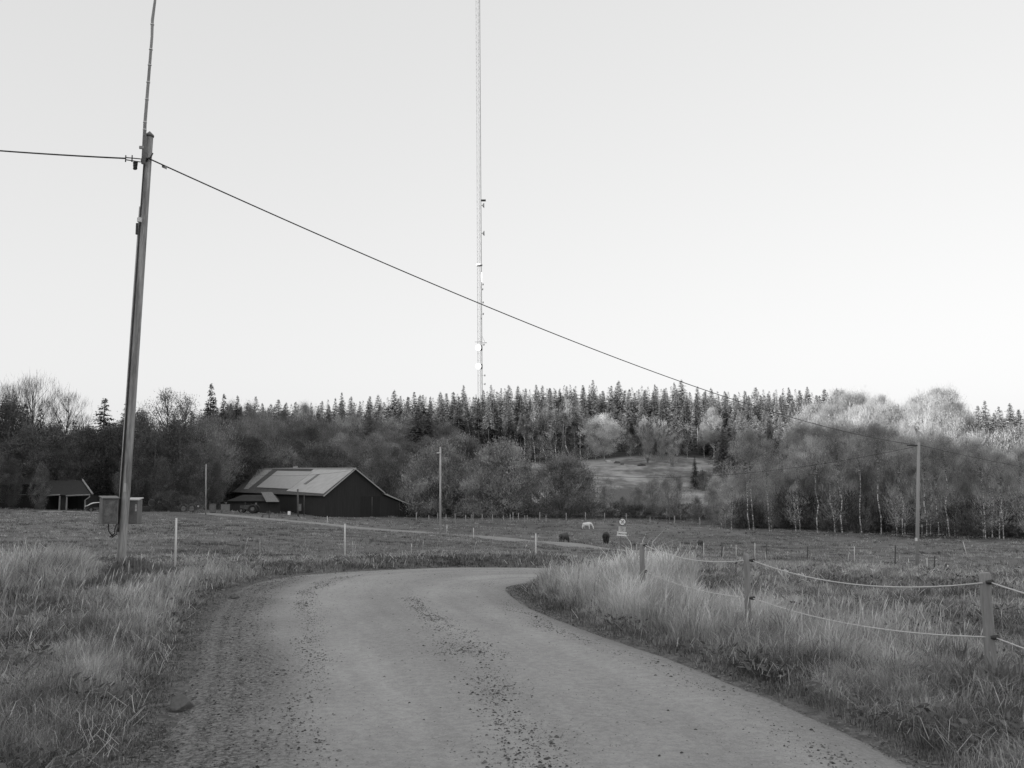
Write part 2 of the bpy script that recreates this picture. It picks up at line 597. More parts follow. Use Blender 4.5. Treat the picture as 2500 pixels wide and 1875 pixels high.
def road_z(x, y):
    """height of the road surface near points, by nearest road vertex"""
    V = np.stack([rx.ravel(), ry.ravel()], 1).astype(np.float32); Z = rz.ravel()
    sel = V[:, 1] < 30
    V = V[sel]; Z = Z[sel]
    out = np.empty(len(x))
    for i in range(0, len(x), 1500):
        d = (x[i:i + 1500, None] - V[None, :, 0]) ** 2 + (y[i:i + 1500, None] - V[None, :, 1]) ** 2
        out[i:i + 1500] = Z[d.argmin(1)]
    return out


# ridge of the shading hill behind the camera
SD = SUN_TO; SU = Vector((SD.y, -SD.x, 0))
us = np.arange(-900, 700, 6.0)
prof_u = [-900, -420, -250, -178, -127, -50, 0, 200, 700]
prof_h = [76, 76, 73, 71.5, 70, 54.5, 53, 53, 45]
T0 = -250.0
te = math.tan(R(SUN_EL))
hh = np.interp(us, prof_u, prof_h)
hh = hh + 3.5 * (vn(us, us * 0, 9, 21) - .5) + 6 * (vn(us, us * 0, 40, 22) - .5)
hv, hf = [], []
for i, (uu, h) in enumerate(zip(us, hh)):
    for t, zz in ((T0 + 130, -6), (T0 + 60, h * .45), (T0 + 15, h * .85), (T0, h), (T0 - 60, h * .9), (T0 - 250, -6)):
        p = SD * t + SU * uu
        hv.append((p.x, p.y, zz))
    if i:
        a = (i - 1) * 6; c = i * 6
        for k in range(5):
            hf.append((a + k, c + k, c + k + 1, a + k + 1))
me = bpy.data.meshes.new('hills'); me.from_pydata(hv, [], hf); me.update()
tag(link('hills', me, grey('wooded_hill', .06)), kind='structure')

# ------------------------------------------------------------------ grass (uncountable)
def blades(name, x, y, z, h, wid, tone, lean, label, nseg=2, la=None):
    n = len(x)
    a = rng.uniform(0, 2 * np.pi, n)
    wx, wy = np.cos(a) * wid / 2, np.sin(a) * wid / 2
    if la is None: la = rng.uniform(0, 6.28, n)
    lx, ly = np.cos(la) * lean * h, np.sin(la) * lean * h
    if nseg == 2:
        V = np.empty((n, 5, 3), np.float32)
        V[:, 0] = np.stack([x - wx, y - wy, z - .03], 1); V[:, 1] = np.stack([x + wx, y + wy, z - .03], 1)
        mz = z + h * .6
        V[:, 2] = np.stack([x + lx * .35 - wx * .8, y + ly * .35 - wy * .8, mz], 1)
        V[:, 3] = np.stack([x + lx * .35 + wx * .8, y + ly * .35 + wy * .8, mz], 1)
        V[:, 4] = np.stack([x + lx, y + ly, z + h * (1 - .35 * np.minimum(lean, 1))], 1)
        b0 = (np.arange(n) * 5)[:, None]
        Fc = (b0 + np.array([[0, 1, 3, 2, 2, 3, 4]])).ravel()
        npf = np.tile([4, 3], n)
        T = np.repeat(tone, 5)
    else:
        V = np.empty((n, 3, 3), np.float32)
        V[:, 0] = np.stack([x - wx, y - wy, z - .03], 1); V[:, 1] = np.stack([x + wx, y + wy, z - .03], 1)
        V[:, 2] = np.stack([x + lx, y + ly, z + h], 1)
        Fc = np.arange(n * 3); npf = np.full(n, 3)
        T = np.repeat(tone, 3)
    me = np_mesh(name, V.reshape(-1, 3), Fc, npf, {'tone': T})
    return me


def grass_mat():
    m, nt, out = nodes_of('grass_blades')
    b = NB(nt)
    val = b.ramp(b.attr('tone'), 0, 1, .08, .97)
    nd = val.node; nd.interpolation_type = 'LINEAR'
    d = b.n('ShaderNodeBsdfDiffuse'); tr = b.n('ShaderNodeBsdfTranslucent'); mx = b.n('ShaderNodeMixShader')
    b.l(val, d.inputs['Color']); b.l(val, tr.inputs['Color']); mx.inputs[0].default_value = .4
    b.l(d.outputs[0], mx.inputs[1]); b.l(tr.outputs[0], mx.inputs[2]); b.l(mx.outputs[0], out.inputs['Surface'])
    return m


GM = grass_mat()


def sample(n, y0, y1, spread=.66):
    Y = np.exp(rng.uniform(math.log(y0), math.log(y1), n))
    X = rng.uniform(-spread * 1.06, spread * 1.02, n) * Y
    return X, Y


def field_grass(n, y0, y1, name, label, nseg, per=11):
    Xc, Yc = sample(n // per, y0, y1)
    nt_ = len(Xc)
    rt = rng.uniform(.012, .06, nt_) * (1 + Yc / 30)
    ox = rng.normal(0, 1, (nt_, per)); oy = rng.normal(0, 1, (nt_, per))
    X = (Xc[:, None] + ox * rt[:, None]).ravel(); Y = (Yc[:, None] + oy * rt[:, None]).ravel()
    th = np.repeat(np.clip(rng.normal(1, .28, nt_), .3, 1.8), per)
    tt = np.repeat(rng.normal(0, .075, nt_) - .13 * (rng.uniform(0, 1, nt_) < .12), per)
    la = np.arctan2(oy, ox).ravel() + rng.normal(0, .6, n // per * per) + np.repeat(rng.normal(0, .25, nt_), per)
    ll = (.12 + .28 * np.hypot(ox, oy)).ravel() + np.repeat(np.abs(rng.normal(0, .18, nt_)), per)
    d, dl, dr = road_d(X, Y)
    keep = d > (.02 + .42 * rng.uniform(0, 1, len(d)) ** 2.6 - .16 * sst(.45, .75, vn(X, Y, .45, 66)) * rng.uniform(0, 1, len(d))) * np.where(Y < 23, 1, .3)
    X, Y, d, dl, dr, th, tt, la, ll = [q[keep] for q in (X, Y, d, dl, dr, th, tt, la, ll)]
    r = np.hypot(X, Y)
    left = dl < dr
    c1 = vn(X, Y, 2.1, 31); c2 = vn(X, Y, .55, 32); c3 = vn(X, Y, .22, 33)
    # verge bands of long pale dry grass
    inner = sst(.1, .7, d)
    right_band = (~left) * inner * (1 - sst(2.2, 3.4, d + 1.2 * (c1 - .5))) * sst(7.0, 12, Y) * (1 - sst(24, 30, Y)) * np.where(X / Y < .19, 1, 1 - sst(13, 17, Y))
    left_band = left * inner * (1 - sst(.9, 2.1, d + .9 * (c1 - .5))) * (1 - sst(19, 22, Y))
    pole = np.exp(-((np.hypot((X + 8.1) / 1.1, (Y - 16) / 2.3)) ** 2) * .5) * (1 - sst(-.46, -.42, X / Y)) + .6 * np.exp(-((np.hypot((X + 9.6) / 1.2, (Y - 20) / 2.0)) ** 2) * .5) * (1 - sst(-.46, -.42, X / Y))
    band = np.clip(np.maximum.reduce([right_band, left_band, pole]), 0, 1)
    farcut = left * sst(21, 23, Y) * (d < 4) * (Y < 34)
    h = .04 + .07 * c1 + .05 * c2 + rng.uniform(0, .06, len(X))
    h = h + (band - .35 * left_band) * (.06 + .14 * c1 + .20 * c2 * rng.uniform(.3, 1.3, len(X))) + .17 * pole
    h = h * th * (1 - left * (.28 + .2 * (1 - sst(9, 14, Y))) * (pole < .4))
    coarse_r = (~left) * (1 - sst(6, 9, Y)) * sst(.1, .9, d)
    h = h + coarse_r * (.02 + .08 * c2)
    h = h * (.35 + .65 * sst(0, .6, d)) * (1 + .25 * band)
    tone = .15 + .16 * c1 + .14 * c2 + rng.normal(0, .09, len(X)) + tt
    tone = tone + .14 * coarse_r + .03 - .03 * left + (band - .35 * left_band) * (.26 * c2 + .2 * c1) + .06 * (vn(X, Y, 9, 35) - .4)
    dark = sst(.62, .8, vn(X, Y, 1.3, 36)) * (1 - .7 * band)
    tone = tone - .16 * dark
    tone = tone - sst(28, 40, Y) * (.19 * sst(.58, .78, vn(X * .6, Y * .5, 1.3, 37)) + .14 * (vn(X * .4, Y, 5, 38) - .5))
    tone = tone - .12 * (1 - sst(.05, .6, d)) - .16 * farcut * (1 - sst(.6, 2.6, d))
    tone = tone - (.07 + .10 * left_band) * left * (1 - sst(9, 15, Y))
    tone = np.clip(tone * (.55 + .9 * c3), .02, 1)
    wid = np.maximum(.0032, .00075 * r) * rng.uniform(.6, 1.3, len(X)) * (1 + .8 * coarse_r * (c2 > .45))
    lean = ll * rng.uniform(.6, 1.5, len(X)) * (1 - .35 * band)
    z = g0(X, Y) + relief(X, Y, d)
    me = blades(name, X, Y, z, h, wid, tone, lean, label, nseg, la)
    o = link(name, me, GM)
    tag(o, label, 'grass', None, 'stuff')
    return o


field_grass(760000, 3.2, 32, 'grass', 'dry grass on the verges and the meadow beside the gravel road', 2)
field_grass(200000, 32, 150, 'grass', 'short meadow grass out to the farm and the tree line', 1)


def stalks():
    X, Y = sample(60000, 4.5, 30, .6)
    d, dl, dr = road_d(X, Y)
    left = dl < dr
    pole = np.exp(-((np.hypot((X + 8.1) / 1.0, (Y - 16) / 2.0)) ** 2) * .5) * (1 - sst(-.46, -.42, X / Y))
    pr = np.where(left, (d > .3) * (1 - sst(1.0, 2.3, d)) * (1 - sst(19, 21, Y)) * sst(7, 12, Y) * .55, (d > .4) * (1 - sst(2.4, 4.2, d)) * sst(8, 12, Y) * np.where(X / Y < .19, 1, 1 - sst(13, 17, Y))) * .45
    pr = np.maximum(pr, pole * .8) + .012 * (d > .5)
    pr = pr * sst(.35, .75, vn(X, Y, .9, 41))
    k = (rng.uniform(0, 1, len(X)) < pr) & (d > .2)
    X, Y, d = X[k], Y[k], d[k]
    n = len(X)
    h = rng.uniform(.28, .62, n) * np.where(pole[k] > .3, 1.35, 1)
    r = np.hypot(X, Y)
    z = g0(X, Y) + relief(X, Y, d)
    wid = np.maximum(.002, .0003 * r)
    a = rng.uniform(-.7, .7, n)
    la = rng.normal(.3, .8, n); le = np.abs(rng.normal(.18, .12, n)) * h
    lx, ly = np.cos(la) * le, np.sin(la) * le
    wx, wy = np.cos(a) * wid / 2, np.sin(a) * wid / 2
    ts = [(0, 0, 1), (.45, .2, .8), (.72, .5, .6), (.86, .78, 2.6), (1, 1.05, .3)]
    V = np.empty((n, 10, 3), np.float32)
    for i, (t, lf, wf) in enumerate(ts):
        V[:, 2 * i] = np.stack([X + lx * lf - wx * wf, Y + ly * lf - wy * wf, z + h * t - .02], 1)
        V[:, 2 * i + 1] = np.stack([X + lx * lf + wx * wf, Y + ly * lf + wy * wf, z + h * t - .02], 1)
    f = np.array([[2 * i, 2 * i + 1, 2 * i + 3, 2 * i + 2] for i in range(4)]).ravel()
    Fc = ((np.arange(n) * 10)[:, None] + f[None]).ravel()
    T = np.repeat(np.clip(rng.normal(.6, .14, n), .2, 1), 10)
    me = np_mesh('grass', V.reshape(-1, 3), Fc, np.full(n * 4, 4), {'tone': T})
    tag(link('grass', me, GM), 'tall pale seed stalks standing above the verge grass', 'grass', None, 'stuff')


stalks()


def fallen():
    X, Y = sample(26000, 4.2, 26, .6)
    d, dl, dr = road_d(X, Y)
    k = (d > .15) & (rng.uniform(0, 1, len(X)) < .25 + .5 * (vn(X, Y, .8, 44) > .55))
    X, Y, d = X[k], Y[k], d[k]
    n = len(X)
    z = g0(X, Y) + relief(X, Y, d) + rng.uniform(.02, .12, n)
    r = np.hypot(X, Y)
    me = blades('grass', X, Y, z, rng.uniform(.05, .16, n), np.maximum(.003, .0005 * r), np.clip(rng.normal(.62, .2, n), .1, 1), rng.uniform(1.2, 3.2, n), '', 2)
    tag(link('grass', me, GM), 'bent dry stalks lying across the verge grass', 'grass', None, 'stuff')


fallen()


def broad_leaves():
    X, Y = sample(9000, 4.2, 24, .6)
    d, dl, dr = road_d(X, Y)
    k = (d > .12) & (vn(X, Y, .7, 71) > .56) & (rng.uniform(0, 1, len(X)) < .6)
    X, Y = np.repeat(X[k], 9), np.repeat(Y[k], 9); d = np.repeat(d[k], 9)
    n = len(X)
    a = rng.uniform(0, 6.28, n); r_ = rng.uniform(0, .09, n)
    X = X + np.cos(a) * r_; Y = Y + np.sin(a) * r_
    z = g0(X, Y) + relief(X, Y, d) + rng.uniform(.02, .15, n)
    p = np.stack([X, Y, z], 1)
    dv = np.stack([np.cos(a), np.sin(a), rng.uniform(-.1, .9, n)], 1)
    me = join_parts([rhombs(p, dv, rng.uniform(.04, .11, n), rng.uniform(.015, .04, n), np.clip(rng.normal(.10, .07, n), 0, 1), rng)], 'grass')
    tag(link('grass', me, GM), 'small dark broad leaves growing between the verge grass', 'undergrowth', None, 'stuff')

# ------------------------------------------------------------------ pebbles (uncountable gravel)
def pebbles():
    # along-road strips: a density over u (0 left edge .. 1 right edge) and y
    n = 400000
    k0 = np.searchsorted(EC[:, 1], 3.0)
    i = rng.integers(20, ST * 15, n)
    uu = rng.uniform(-.09, 1.04, n)
    fr_ = rng.uniform(0, 1, n)[:, None]
    A = EL[i] * (1 - fr_) + EL[i + 1] * fr_
    B = ER[i] * (1 - fr_) + ER[i + 1] * fr_
    Q = A * (1 - uu[:, None]) + B * uu[:, None]
    x, y = Q[:, 0], Q[:, 1]
    wob = .05 * (vn(x, y, 1.2, 51) - .5)
    ww = uu + wob
    uc = np.interp(y, [5.9, 8.5, 11.3, 15.2], [.485, .55, .61, .64]); ul = np.interp(y, [5.8, 8.4, 11.5, 18], [.21, .22, .275, .3])
    den = (1.0 + (uu < .01)) * (1 - sst(.09, .22, ww)) * (1 - sst(18, 22, y)) + .55 * np.exp(-((ww - ul) / .03) ** 2) * (1 - sst(18, 21, y))
    wb = .018 + .035 * vn(x, y, 1.5, 55) * sst(15, 9, y) + .01
    den += .85 * np.exp(-((uu + .03 * (vn(x, y, 1.1, 56) - .5) - uc) / wb) ** 2) * (1 - sst(14.5, 16.5, y)) * (.5 + .5 * sst(.3, .55, vn(x, y, .9, 52) + .1)) \
        + .3 * np.exp(-((ww - .9) / .03) ** 2) * (1 - sst(13, 16, y)) + .9 * (uu > .965)
    den += .004
    tiny = rng.uniform(0, 1, n) < .45
    den = np.where(tiny, den * .8 + .12, den)
    den = den * (.35 + .65 * sst(.2, .65, vn(x, y, .5, 53)))
    k = (rng.uniform(0, 1, n) < den) & (y > 3.5) & (y < 22.5)
    x, y, tiny, uu = x[k], y[k], tiny[k], uu[k]
    n = len(x)
    s = np.clip(rng.lognormal(math.log(.0058), .42, n), .003, .022)
    s = np.where(tiny, s * .5, s * .9)
    z = road_z(x, y)
    off = (uu < .02) | (uu > .985)
    z[off] = np.maximum(z[off], g0(x[off], y[off]) + .004)
    z = z + s * .25
    octv = np.array([[1, 0, 0], [0, 1, 0], [-1, 0, 0], [0, -1, 0], [0, 0, 1], [.7, .7, -.4], [-.7, .6, -.4], [-.6, -.7, -.4], [.6, -.7, -.4]], float)
    octf = np.array([[0, 1, 4], [1, 2, 4], [2, 3, 4], [3, 0, 4], [0, 5, 1], [1, 6, 2], [2, 7, 3], [3, 8, 0]])
    V = octv[None] * (1 + rng.uniform(-.25, .25, (n, 9, 3)))
    a = rng.uniform(0, 6.28, n); ca, sa = np.cos(a)[:, None], np.sin(a)[:, None]
    fl = rng.uniform(.45, .8, n)[:, None]; el = rng.uniform(1, 1.6, n)[:, None]
    X = V[..., 0] * el
    vx = (X * ca - V[..., 1] * sa) * s[:, None] + x[:, None]
    vy = (X * sa + V[..., 1] * ca) * s[:, None] + y[:, None]
    vz = V[..., 2] * fl * s[:, None] + z[:, None]
    Fc = ((np.arange(n) * 9)[:, None, None] + octf[None]).ravel()
    T = np.repeat(np.where(tiny, rng.uniform(.2, 1.6, n), rng.uniform(0, 1, n) ** 1.3), 9)
    me = np_mesh('gravel', np.stack([vx, vy, vz], -1).reshape(-1, 3), Fc, np.full(n * 8, 3), {'tone': T})
    o = link('gravel', me, foliage('gravel_stone', .15, .7, 0, 0))
    tag(o, 'loose dark pebbles lying in strips along the gravel road', 'gravel', None, 'stuff')


pebbles()


def rock(name, x, y, sx, sy, sz, label, seed, rot=0.0):
    import bmesh
    bm = bmesh.new()
    bmesh.ops.create_icosphere(bm, subdivisions=3, radius=1)
    rd = random.Random(seed)
    cuts = [(Vector((rd.uniform(-1, 1), rd.uniform(-1, 1), rd.uniform(-.5, 1))).normalized(), rd.uniform(.5, .8)) for _ in range(11)]
    for v in bm.verts:
        for n_, d_ in cuts:
            e = v.co.dot(n_) - d_
            if e > 0: v.co -= n_ * e * .92
        v.co += v.co * rd.uniform(-.012, .012)
        v.co = Vector((v.co.x * sx, v.co.y * sy, v.co.z * sz))
    me = bpy.data.meshes.new(name); bm.to_mesh(me); bm.free()
    z = float(road_z(np.array([x]), np.array([y]))[0]) if y < 23 and abs(x) < 6 else gz(x, y)
    o = link(name, me, grey('field_stone', .11, .9, .3, 4, bump=.5))
    o.location = (x, y, z + sz * .35); o.rotation_euler.z = rot
    tag(o, label, 'stone')
    return o


q = hit(443, 1745); rock('stone', q.x, q.y, .125, .10, .085, 'grey angular stone lying where the gravel meets the left grass verge', 3, .5)
q = hit(574, 1465); rock('stone', q.x, q.y, .09, .07, .06, 'small dark stone at the left road edge near the tall pole', 5, .2)

# ------------------------------------------------------------------ trees
def rhombs(p, d, ln, wd, tone, rs):
    n = len(p)
    d = d / (np.linalg.norm(d, axis=1, keepdims=True) + 1e-9)
    s = np.cross(d, rs.normal(size=(n, 3)))
    s = s / (np.linalg.norm(s, axis=1, keepdims=True) + 1e-9)
    ln = np.asarray(ln).reshape(-1, 1); wd = np.asarray(wd).reshape(-1, 1)
    V = np.empty((n, 4, 3))
    V[:, 0] = p
    V[:, 1] = p + d * ln * .45 + s * wd / 2
    V[:, 2] = p + d * ln
    V[:, 3] = p + d * ln * .45 - s * wd / 2
    return V.reshape(-1, 3), np.arange(n * 4), np.full(n, 4), np.repeat(np.clip(tone, 0, 1), 4)


def join_parts(parts, name):
    Vs, Fs, Ns, Ts = [], [], [], []
    o = 0
    for V, Fc, N, T in parts:
        Vs.append(V); Fs.append(Fc + o); Ns.append(N); Ts.append(T); o += len(V)
    return np_mesh(name, np.concatenate(Vs), np.concatenate(Fs), np.concatenate(Ns), {'tone': np.concatenate(Ts)})


def trunk_mesh(limbs, name, n=6):
    m = MB()
    for pts, rad in limbs:
        m.tube(pts, rad, n if rad[0] > .05 else 4, cap=False)
    me = bpy.data.meshes.new(name)
    me.from_pydata(m.v, [], m.f)
    me.polygons.foreach_set('use_smooth', [True] * len(m.f))
    me.update()
    return me


def spruce(seed, H=21, Rm=3.0, base=.06, dens=1.0, gap=0.0, name='spruce_tree'):
    rs = np.random.default_rng(seed)
    nb = int(720 * dens)
    P_, D_, L_, W_, T_ = [], [], [], [], []
    side_l = rs.uniform(.75, 1.15, 12)
    for i in range(nb):
        hh = base + (1 - base) * (rs.uniform(0, 1) ** 1.05)
        az = rs.uniform(0, 6.283)
        tier = rs.uniform(.8, 1.1)
        L = Rm * (min(1, (1 - hh) * 1.5) ** .92) * rs.uniform(.7, 1.08) * tier * side_l[int(az * 1.909) % 12] + .10
        if rs.uniform() < gap: L *= .45
        z0 = hh * H
        dirx, diry = math.cos(az), math.sin(az)
        lift = .45 * (hh ** 2) - .10
        m = max(3, int(L * 5.5))
        t = (np.arange(m) + rs.uniform(0, 1, m)) / m
        P_.append(np.stack([dirx * L * t, diry * L * t, z0 + L * (lift * t - .45 * t * t + .15 * t ** 3)], 1))
        side = rs.normal(0, .8, m)
        D_.append(np.stack([dirx - diry * side, diry + dirx * side, rs.normal(-.35, .3, m)], 1))
        sc = .45 + .55 * min(1, L / (Rm * .6))
        L_.append(rs.uniform(.3, .8, m) * (1.15 - .5 * t) * sc); W_.append(rs.uniform(.14, .34, m) * sc)
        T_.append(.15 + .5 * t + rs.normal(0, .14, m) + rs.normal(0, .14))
    k = 14
    P_.append(np.stack([rs.normal(0, .03, k), rs.normal(0, .03, k), H * (.95 + .045 * rs.uniform(0, 1, k))], 1))
    D_.append(np.stack([rs.normal(0, .35, k), rs.normal(0, .35, k), rs.uniform(.5, 1, k)], 1))
    L_.append(rs.uniform(.2, .5, k)); W_.append(rs.uniform(.05, .1, k)); T_.append(np.full(k, .5))
    V = rhombs(np.concatenate(P_), np.concatenate(D_), np.concatenate(L_), np.concatenate(W_), np.concatenate(T_), rs)
    crown = join_parts([V], 'crown')
    trunk = trunk_mesh([([(0, 0, -1), (0.05, 0, H * .5), (0, .03, H * .98)], [H * .011, H * .007, .03])], 'trunk')
    return trunk, crown, H


def envelope(rs, k, R_, z0, z1, shape, lumps=5):
    """k cluster centres filling an uneven crown volume between z0 and z1"""
    out = []
    la = rs.uniform(0, 6.28, lumps); lz = rs.uniform(.15, .95, lumps); lr = rs.uniform(-.28, .28, lumps)
    while len(out) < k:
        hh = rs.uniform(0, 1); az = rs.uniform(0, 6.28)
        if shape == 'round': rr = math.sqrt(max(0, 1 - (2 * hh - .95) ** 2)) if hh < .975 else .05
        elif shape == 'fan': rr = .25 + .85 * hh if hh < .75 else (.9 * math.sqrt(max(0, 1 - ((hh - .75) / .26) ** 2)))
        elif shape == 'dome': rr = math.sqrt(max(0, 1 - (hh * .97) ** 2.4))
        elif shape == 'oval': rr = (math.sin(math.pi * min(1, hh * .93 + .07)) ** .75)
        elif shape == 'tall': rr = (math.sin(math.pi * (hh ** .8) * .93 + .12)) ** .8 if True else 0
        rr = float(np.real(rr)) if not isinstance(rr, complex) else 0
        for a, z, l in zip(la, lz, lr):
            rr += l * math.exp(-((az - a + 3.14) % 6.283 - 3.14) ** 2 / .5 - (hh - z) ** 2 / .04)
        q = rs.uniform(0, 1) ** .45
        out.append((math.cos(az) * rr * R_ * q, math.sin(az) * rr * R_ * q, z0 + (z1 - z0) * hh))
    return np.array(out)


def leafy(seed, H, R_, base, shape, k, per, rc, ln, wd, tw=.5, up=.5, spr=.7, stems=1, lean=0.0, root=.05, trunk_r=None, twigness=0.0, tone_top=0.0, bend=.12, limb_r=.05):
    """broadleaf tree: trunk(s), curved limbs out to every cluster, leaves and twigs clustered round the limb ends"""
    rs = np.random.default_rng(seed)
    C = envelope(rs, k, R_, base * H, H * .97, shape)
    tr = trunk_r or H * .014
    limbs = []
    st = []
    for s in range(stems):
        a = rs.uniform(0, 6.28); o = 0 if stems == 1 else R_ * .16
        bx, by = math.cos(a) * o, math.sin(a) * o
        tx, ty = bx * 2.6 + rs.normal(0, .25) + lean * H, by * 2.6 + rs.normal(0, .25)
        pts = [Vector((bx, by, -.8))]
        for i in range(1, 7):
            t = i / 6
            pts.append(Vector((bx + (tx - bx) * t + rs.normal(0, bend), by + (ty - by) * t + rs.normal(0, bend), H * .93 * t)))
        limbs.append((pts, [tr / math.sqrt(stems) * (1.12 - t * .98) for t in [i / 6 for i in range(7)]]))
        st.append(pts)
    def on(pts, z):
        for i in range(len(pts) - 1):
            if pts[i + 1].z >= z or i == len(pts) - 2:
                t = (z - pts[i].z) / max(1e-3, pts[i + 1].z - pts[i].z)
                return pts[i].lerp(pts[i + 1], min(1, max(0, t)))
    for c in C:
        pts = st[rs.integers(0, len(st))]
        dist = math.hypot(c[0], c[1])
        z0 = max(base * H * .6, c[2] - dist * rs.uniform(.7, 1.4) - .06 * H)
        a = on(pts, z0); e = Vector(c)
        m = a.lerp(e, .5) + Vector((rs.normal(0, .12), rs.normal(0, .12), -dist * .05 + rs.normal(0, .1)))
        limbs.append(([a, m, e], [limb_r, limb_r * .6, limb_r * .25]))
    n = k * per
    ci = np.repeat(np.arange(k), per)
    pos = C[ci] + rs.normal(size=(n, 3)) * rc * np.array([1, 1, .85]) * rs.uniform(.5, 1.3, (k, 1))[ci]
    rt = np.array([0, 0, H * root])
    out = pos - rt
    out = out / (np.linalg.norm(out, axis=1, keepdims=True) + 1e-6)
    d = out + rs.normal(size=(n, 3)) * spr + np.array([0, 0, up])
    istw = rs.uniform(0, 1, n) < twigness
    L = np.where(istw, rs.uniform(.4, 1.3, n) * tw, rs.uniform(.6, 1.4, n) * ln)
    W = np.where(istw, .028, rs.uniform(.6, 1.3, n) * wd)
    tone = .42 + rs.normal(0, .18, n) + rs.normal(0, .28, k)[ci] + tone_top * (pos[:, 2] / H - .5)
    crown = join_parts([rhombs(pos, d, L, W, tone, rs)], 'crown')
    return trunk_mesh(limbs, 'trunk', 6), crown, H


M_SPR = foliage('spruce_needles', .15, .7, .15, .42)
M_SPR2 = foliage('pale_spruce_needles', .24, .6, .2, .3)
M_DARK = foliage('dark_autumn_leaves', .18, .55, .25, .2)
M_WIL = foliage('willow_leaves', .42, .5, .3, .16)
M_TWIG = foliage('bare_twigs', .45, .5, .3, .3)
M_TWG2 = foliage('grey_twigs', .33, .55, .3, .36)
M_PALE = foliage('pale_autumn_leaves', .44, .3, .42, .2)
M_WILD = foliage('dark_willow_leaves', .25, .5, .3, .12)
M_ROUND = foliage('round_tree_leaves', .66, .3, .4, .05)  # lighter leaf tone stands in for sunlight missing low on this crown
M_BARET = foliage('dark_bare_twigs', .10, .4, .3, .1)
M_BARK = grey('dark_bark', .15, .95, .4, 4, (1, 1, .25))
M_BARK2 = grey('grey_bark', .28, .95, .35, 4, (1, 1, .25))
M_BIRCH = birch_bark()
SLIM = dict(SLIM=1)

broad_leaves()
KINDS = {
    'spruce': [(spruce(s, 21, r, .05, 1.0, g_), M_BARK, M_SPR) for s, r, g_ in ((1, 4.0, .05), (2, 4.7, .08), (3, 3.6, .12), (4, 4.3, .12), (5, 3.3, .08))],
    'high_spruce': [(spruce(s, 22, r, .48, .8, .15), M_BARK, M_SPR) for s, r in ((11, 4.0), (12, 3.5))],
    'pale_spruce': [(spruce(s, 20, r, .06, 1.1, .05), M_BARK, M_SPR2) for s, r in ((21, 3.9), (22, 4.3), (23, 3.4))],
    'willow': [(leafy(s, 9.5, 4.7, .03, 'dome', 230, 150, .52, .26, .09, tw=.6, up=.75, spr=.6, stems=4, root=-.1, twigness=.25), M_BARK, M_WIL) for s in (31, 32, 33)],
    'willow_dark': [(leafy(s, 9.5, 4.7, .02, 'dome', 230, 150, .5, .26, .09, tw=.6, up=.75, spr=.6, stems=4, root=-.1, twigness=.25), M_BARK, M_WILD) for s in (34, 35)],
    'twiggy': [(leafy(s, 14, 4.2, .12, 'oval', 130, 80, .7, .3, .085, tw=1.1, up=.7, spr=.5, stems=2, root=.0, twigness=.5), M_BARK2, M_TWG2) for s in (41, 42, 43, 44)],
    'grove': [(leafy(s, 15, 3.0, .17, 'tall', 120, 85, .55, .22, .08, tw=.9, up=.9, spr=.55, stems=1, root=.1, twigness=.5, trunk_r=.11), M_BARK2, M_TWIG) for s in (51, 52, 53)],
    'birch': [(leafy(s, 16, 2.2, .70, 'tall', 60, 75, .5, .22, .06, tw=.8, up=.5, spr=.6, root=.2, twigness=.5, trunk_r=.10, bend=.2, limb_r=.03), M_BIRCH, M_TWIG) for s in (61, 62, 63, 64)],
    'pale_birch': [(leafy(s, 17, 3.1, .36, 'oval', 95, 190, .5, .2, .055, tw=.8, up=.6, spr=.65, root=.2, twigness=.4, trunk_r=.15, bend=.2, limb_r=.05), M_BIRCH, M_PALE) for s in (71, 72, 73)],
    'dark': [(leafy(s, 17, 5.2, .06, 'oval', 190, 90, .75, .34, .14, tw=.9, up=.3, spr=.9, stems=2, root=.15, twigness=.2), M_BARK, M_DARK) for s in (81, 82, 83)],
    'open': [(leafy(s, 18, 5.5, .30, 'oval', 95, 70, .6, .28, .10, tw=.9, up=.4, spr=.8, root=.3, twigness=.3, limb_r=.08), M_BARK, M_DARK) for s in (91,)],
    'bare_dark': [(leafy(s, 17, 5.2, .22, 'fan', 90, 70, .75, .12, .05, tw=1.2, up=.7, spr=.45, root=.15, twigness=.9, limb_r=.06), M_BARK, M_BARET) for s in (103, 104)],
    'fan_tree': [(leafy(s, 14, 4.2, .1, 'fan', 80, 45, .5, .12, .04, tw=1.4, up=1.1, spr=.25, root=-.1, twigness=.9, limb_r=.10, stems=3), M_BARK2, M_TWIG) for s in (105, 106)],
    'round': [(leafy(s, 14, 6.0, .16, 'round', 170, 200, .7, .25, .08, tw=.8, up=.4, spr=.6, root=.15, twigness=.15), M_BARK2, M_ROUND) for s in (111,)],
    'slim': [(leafy(s, 16, 1.9, .62, 'oval', 30, 60, .45, .2, .09, tw=.7, up=.5, spr=.7, root=.4, twigness=.3, trunk_r=.15, bend=.2, limb_r=.04), M_BIRCH, M_SPR2) for s in (141, 142, 143)],
    'thin': [(leafy(s, 9, 1.9, .22, 'tall', 34, 36, .5, .16, .06, tw=.9, up=.7, spr=.6, root=.2, twigness=.6, trunk_r=.07, bend=.12, limb_r=.02), M_BIRCH, M_TWIG) for s in (121, 122)],
    'shrub': [(leafy(s, 3.2, 2.3, .0, 'dome', 44, 60, .4, .3, .1, tw=.9, up=.7, spr=.7, stems=3, root=-.1, twigness=.4, limb_r=.025), M_BARK, M_DARK) for s in (131, 132)],
}
